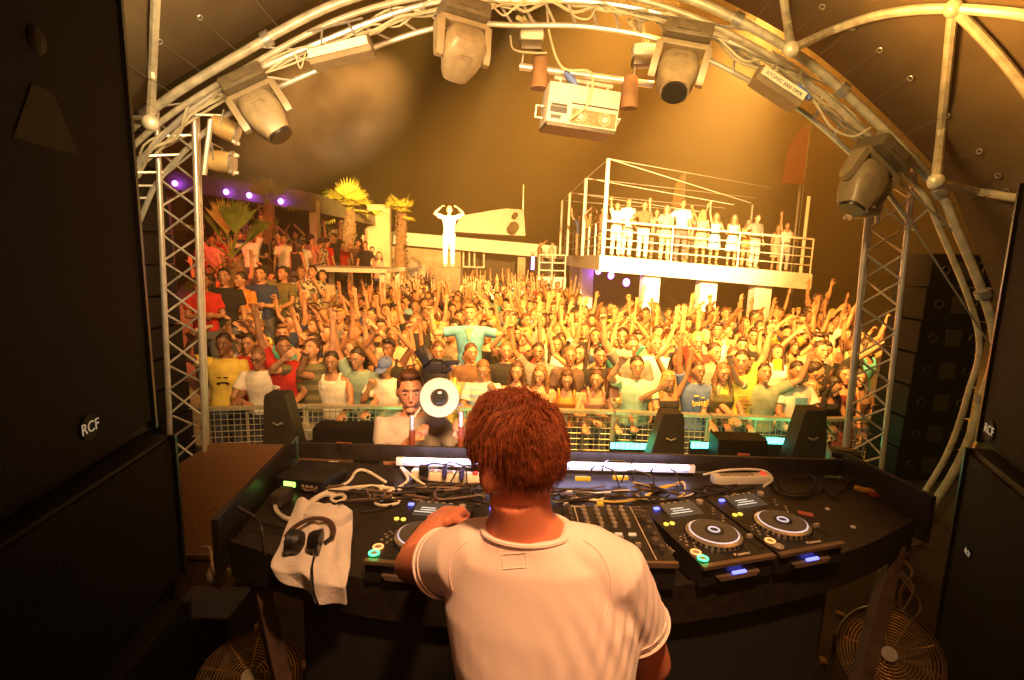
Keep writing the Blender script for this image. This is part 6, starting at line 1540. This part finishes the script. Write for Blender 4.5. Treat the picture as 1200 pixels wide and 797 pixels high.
for args in (
 (238, 322, 8.0, .6, 'cross', 'tee', 'short', 'red', 'dark', 'person in a red tee behind the left truss tower rail', .5),
 (262, 316, 8.2, .6, 'hip', 'tee', 'short', 'black', 'dark', 'person in tight black tee and beige trousers at the handrail', .3),
 (305, 314, 9.3, .6, 'cross', 'tee', 'short', 'navy', 'dark', 'person in dark printed v-neck tee at the handrail', .2),
 (332, 308, 9.9, .6, 'phone', 'tee', 'short', 'olive', 'dark', 'person in dark green shirt with a hand at the face by the handrail', -.3),
 (352, 312, 10.4, .6, 'rail', 'tee', 'short', 'grey', 'brown', 'person in plaid shirt leaning on the handrail', .3),
 (366, 311, 10.9, .6, 'chin', 'tee', 'short', 'brown', 'dark', 'person in brown tee right of the plaid shirt', 0),
 (378, 318, 11.2, .6, 'cross', 'tee', 'short', 'beige', 'dark', 'person in open beige shirt at the top end of the handrail', 0),
 (293, 272, 12.2, 1.5, 'shade', 'tee', 'short', 'white', 'dark', 'person in printed white tee shading the eyes beside the spiky palm', .2),
 (250, 292, 12.0, 1.5, 'rup', 'tee', 'short', 'pink', 'dark', 'person in pink tee half hidden by the spiky palm', .3),
 (338, 283, 15, 1.5, 'down', 'tee', 'short', 'white', 'brown', 'person in white tee seen left of the group under the bright palm', 2.8),
 (346, 264, 17, 1.5, 'clap', 'tee', 'short', 'beige', 'dark', 'person in beige with hands together behind the upper terrace group', 0),
 (355, 283, 14.5, 1.5, 'down', 'tee', 'short', 'white', 'dark', 'person in plain white tee with back turned, centre of upper group', 3.0),
 (365, 276, 15, 1.5, 'hip', 'tee', 'short', 'pink', 'dark', 'person in pink shirt with back turned on the upper terrace', 2.6),
 (375, 281, 15.2, 1.5, 'down', 'tee', 'short', 'beige', 'dark', 'person in checked beige shirt right of the pink shirt', 2.9),
 (383, 280, 15.4, 1.5, 'down', 'tee', 'short', 'red', 'dark', 'person in red shirt on the upper terrace beside the dim palm', 2.6),
 (335, 262, 17.5, 1.5, 'rup', 'tee', 'short', 'red', 'dark', 'dim person in red with a raised arm under the pavilion roof', 0),
 (318, 268, 17, 1.5, 'down', 'tee', 'short', 'black', 'dark', 'dim person in black under the pavilion roof', .3),
 (363, 268, 18, 1.5, 'down', 'tee', 'short', 'navy', 'dark', 'person in navy tee at the back of the upper terrace', 0),
 (379, 266, 18, 1.5, 'hip', 'tee', 'short', 'yellow', 'brown', 'person in yellow tee at the back by the dim palm', 0),
 (420, 282, 16, 1.5, 'shade', 'tee', 'short', 'brown', 'dark', 'person in brown right of the bright palm trunk', 0),
 (401, 284, 16.5, 1.5, 'down', 'tee', 'short', 'red', 'dark', 'person in red just left of the bright palm trunk', 0),
 (428, 284, 15.5, 1.5, 'down', 'tee', 'short', 'black', 'dark', 'person in black standing above the flat canopy', 0),
 (300, 262, 16.4, 1.5, 'lup', 'tank', 'short', 'brown', 'dark', 'dim person with left arm up below the second purple light', 0),
 (320, 282, 14, 1.5, 'chin', 'tank', 'long', 'black', 'dark', 'long-haired person in black beside the upper group', 1.0),
 (348, 300, 12.2, 1.5, 'down', 'tank', 'long', 'black', 'dark', 'person with long dark hair in black in front of the upper group', 2.8),
 (240, 285, 13, 1.5, 'down', 'tee', 'short', 'red', 'dark', 'dim person in red seen through the left truss tower', .3),
 (444, 296, 17, 1.0, 'down', 'tank', 'long', 'pink', 'brown', 'person in pink top at the right end of the upper terrace', .3),
 (436, 290, 17.5, 1.2, 'rup', 'tee', 'short', 'white', 'dark', 'person in white with right arm up near the end of the upper terrace', .3),
):
    px, py, Y, zf, po, ga, hs, sh, hn, lab, rz_ = args
    o = stand(px, py, Y, zf, po, hs == 'long', ga, hs, sh, hn, lab, GL, rz=rz_)
    if 'plaid' in lab or 'checked' in lab:
        for c_ in kids(o):
            if c_.name.startswith('t_shirt'): c_.material_slots[0].link = 'OBJECT'; c_.material_slots[0].material = blotch('plaid', (.5, .42, .3), (.07, .06, .05), 14)
rg = random.Random(4)
cands = [(px, Y) for Y in (9.0, 10.2, 11.4) for px in (246, 278, 322)] + [(px, Y) for Y in (13.2, 14.2, 16.2) for px in (262, 284, 308, 330, 395, 412) if px < 340 or Y > 16]
GU = [('arms up', 'up'), ('right arm up', 'rup'), ('arms crossed', 'cross'), ('arms down', 'down'), ('hand at face', 'phone'), ('clapping overhead', 'clap')]
usedg = set()
for (px, Y) in cands[:22]:
    q_ = at(px+rg.uniform(-6, 6), 300, Y+rg.uniform(-.2, .2)); zf = .6 if Y < 12 else 1.5
    if Y < 12 and not (-9.1 < q_.x < -4.1): continue
    for _ in range(40):
        cn_ = rg.choice(['red', 'white', 'black', 'pink', 'brown', 'orange', 'navy', 'beige']); pt_, po = rg.choice(GU); fe = rg.random() < .3
        lab = '%s person in %s top, %s, %s step %s' % ('long-haired' if fe else 'short-haired', cn_, pt_, 'lower' if Y < 12 else 'upper', 'left of the spiky palm' if px < 270 else 'behind the spiky palm' if px < 300 else 'right of the spiky palm' if px < 340 else 'by the tall palms')
        if lab not in usedg: break
    usedg.add(lab)
    person(variant(po, fe, (rg.choice([-15, 0, 15]), 0), 'tank' if fe else 'tee', 'long' if fe else 'short', 1, .014), (q_.x, q_.y, zf), rg.uniform(-.4, .4), lab, rg.choice(TAN), CN[cn_], HN['dark'], (.1, .09, .09), GL, rg.uniform(.95, 1.05))
o = stand(526, 247, 16.6, pp.z, 'x', False, 'tee', 'short', 'white', 'blond', 'brightly lit dancer in white with both hands behind the head on the podium', None, pants=(.8, .75, .7)) if False else None
dv = variant('x', False, (0, 0), 'tee', 'short', 1, .014, armset=(lambda s: (D(s*.8, -.1, .35), D(-s*.7, .1, .65), (0, 0, -1), .8),)*2, key='dancer')
dn = person(dv, (pp.x, 16.6, pp.z), 0, 'brightly lit dancer in white with both hands at the head on the podium', (.7, .5, .35), (.85, .82, .75), (.5, .35, .15), (.8, .76, .7), None, 1.05)
lamp('podium_lamp', 'SPOT', (0.2, 4.6, 5.3), (pp.x, 16.6, pp.z+1.0), 9000, (1, .85, .55), .05, 8, .6)
# man on shoulders at the far right
p2 = at(957, 352, 12.5); rv2 = variant('up', seed=1, key='rider2', low='sit')
person(rv2, (p2.x, 12.5, p2.z-1.6), 0, 'bare-chested person in white shorts riding on shoulders under the right end of the terrace', TAN[3], (.30, .16, .10), pants=(.6, .5, .38)); 
person(variant('down', seed=2, voxel=.014), (p2.x, 12.3, 0), 0, 'person in black carrying the bare-chested rider at the dim right side', TAN[3], CN['black'], scale=.97)
for px, py in ((655, 293), (641, 300)):
    stand(px-9, py+8, 24.8, 1.9, 'hip' if px > 650 else 'point', False, 'tee', 'short', 'beige' if px > 650 else 'brown', 'dark', 'person in %s standing on the small railed balcony' % ('beige' if px > 650 else 'brown'), 'people on the balcony', rz=1.2)
# phones glowing in the crowd
for k, (px, py, Y, lab) in enumerate(((842, 414, 7.6, 'lit phone screen held up right of the blue tee with lettering'), (623, 377, 10.5, 'lit phone screen held up above the auburn hair'), (656, 376, 10.5, 'bluish phone screen right of the other lit phone'), (447, 323, 19, 'tiny lit phone at the left far side of the crowd'), (911, 427, 6.3, 'yellow fan held up beside the waving grey tee'))):
    p_ = at(px, py, Y); q = MB(); q.bevbox((0, 0, 0), (.12 if k != 4 else .10, .012, .065 if k != 4 else .12), .004); o = q.build('phone' if k != 4 else 'hand_fan', BLACKP if k != 4 else mat('yellow_plastic', (.85, .7, .05)), None, loc=p_); tag(o, lab, 'phone' if k != 4 else 'fan')
    if k != 4: q = MB(); q.box((0, -.008, 0), (.11, .004, .056)); q.build('screen', mat('lit_screen', (.8, .8, .7), emit=(1, .95, .85), estr=2.5), o)
for o in bpy.data.objects:
    if '_f' in o.keys(): del o['_f']
print('objects', len(bpy.data.objects))
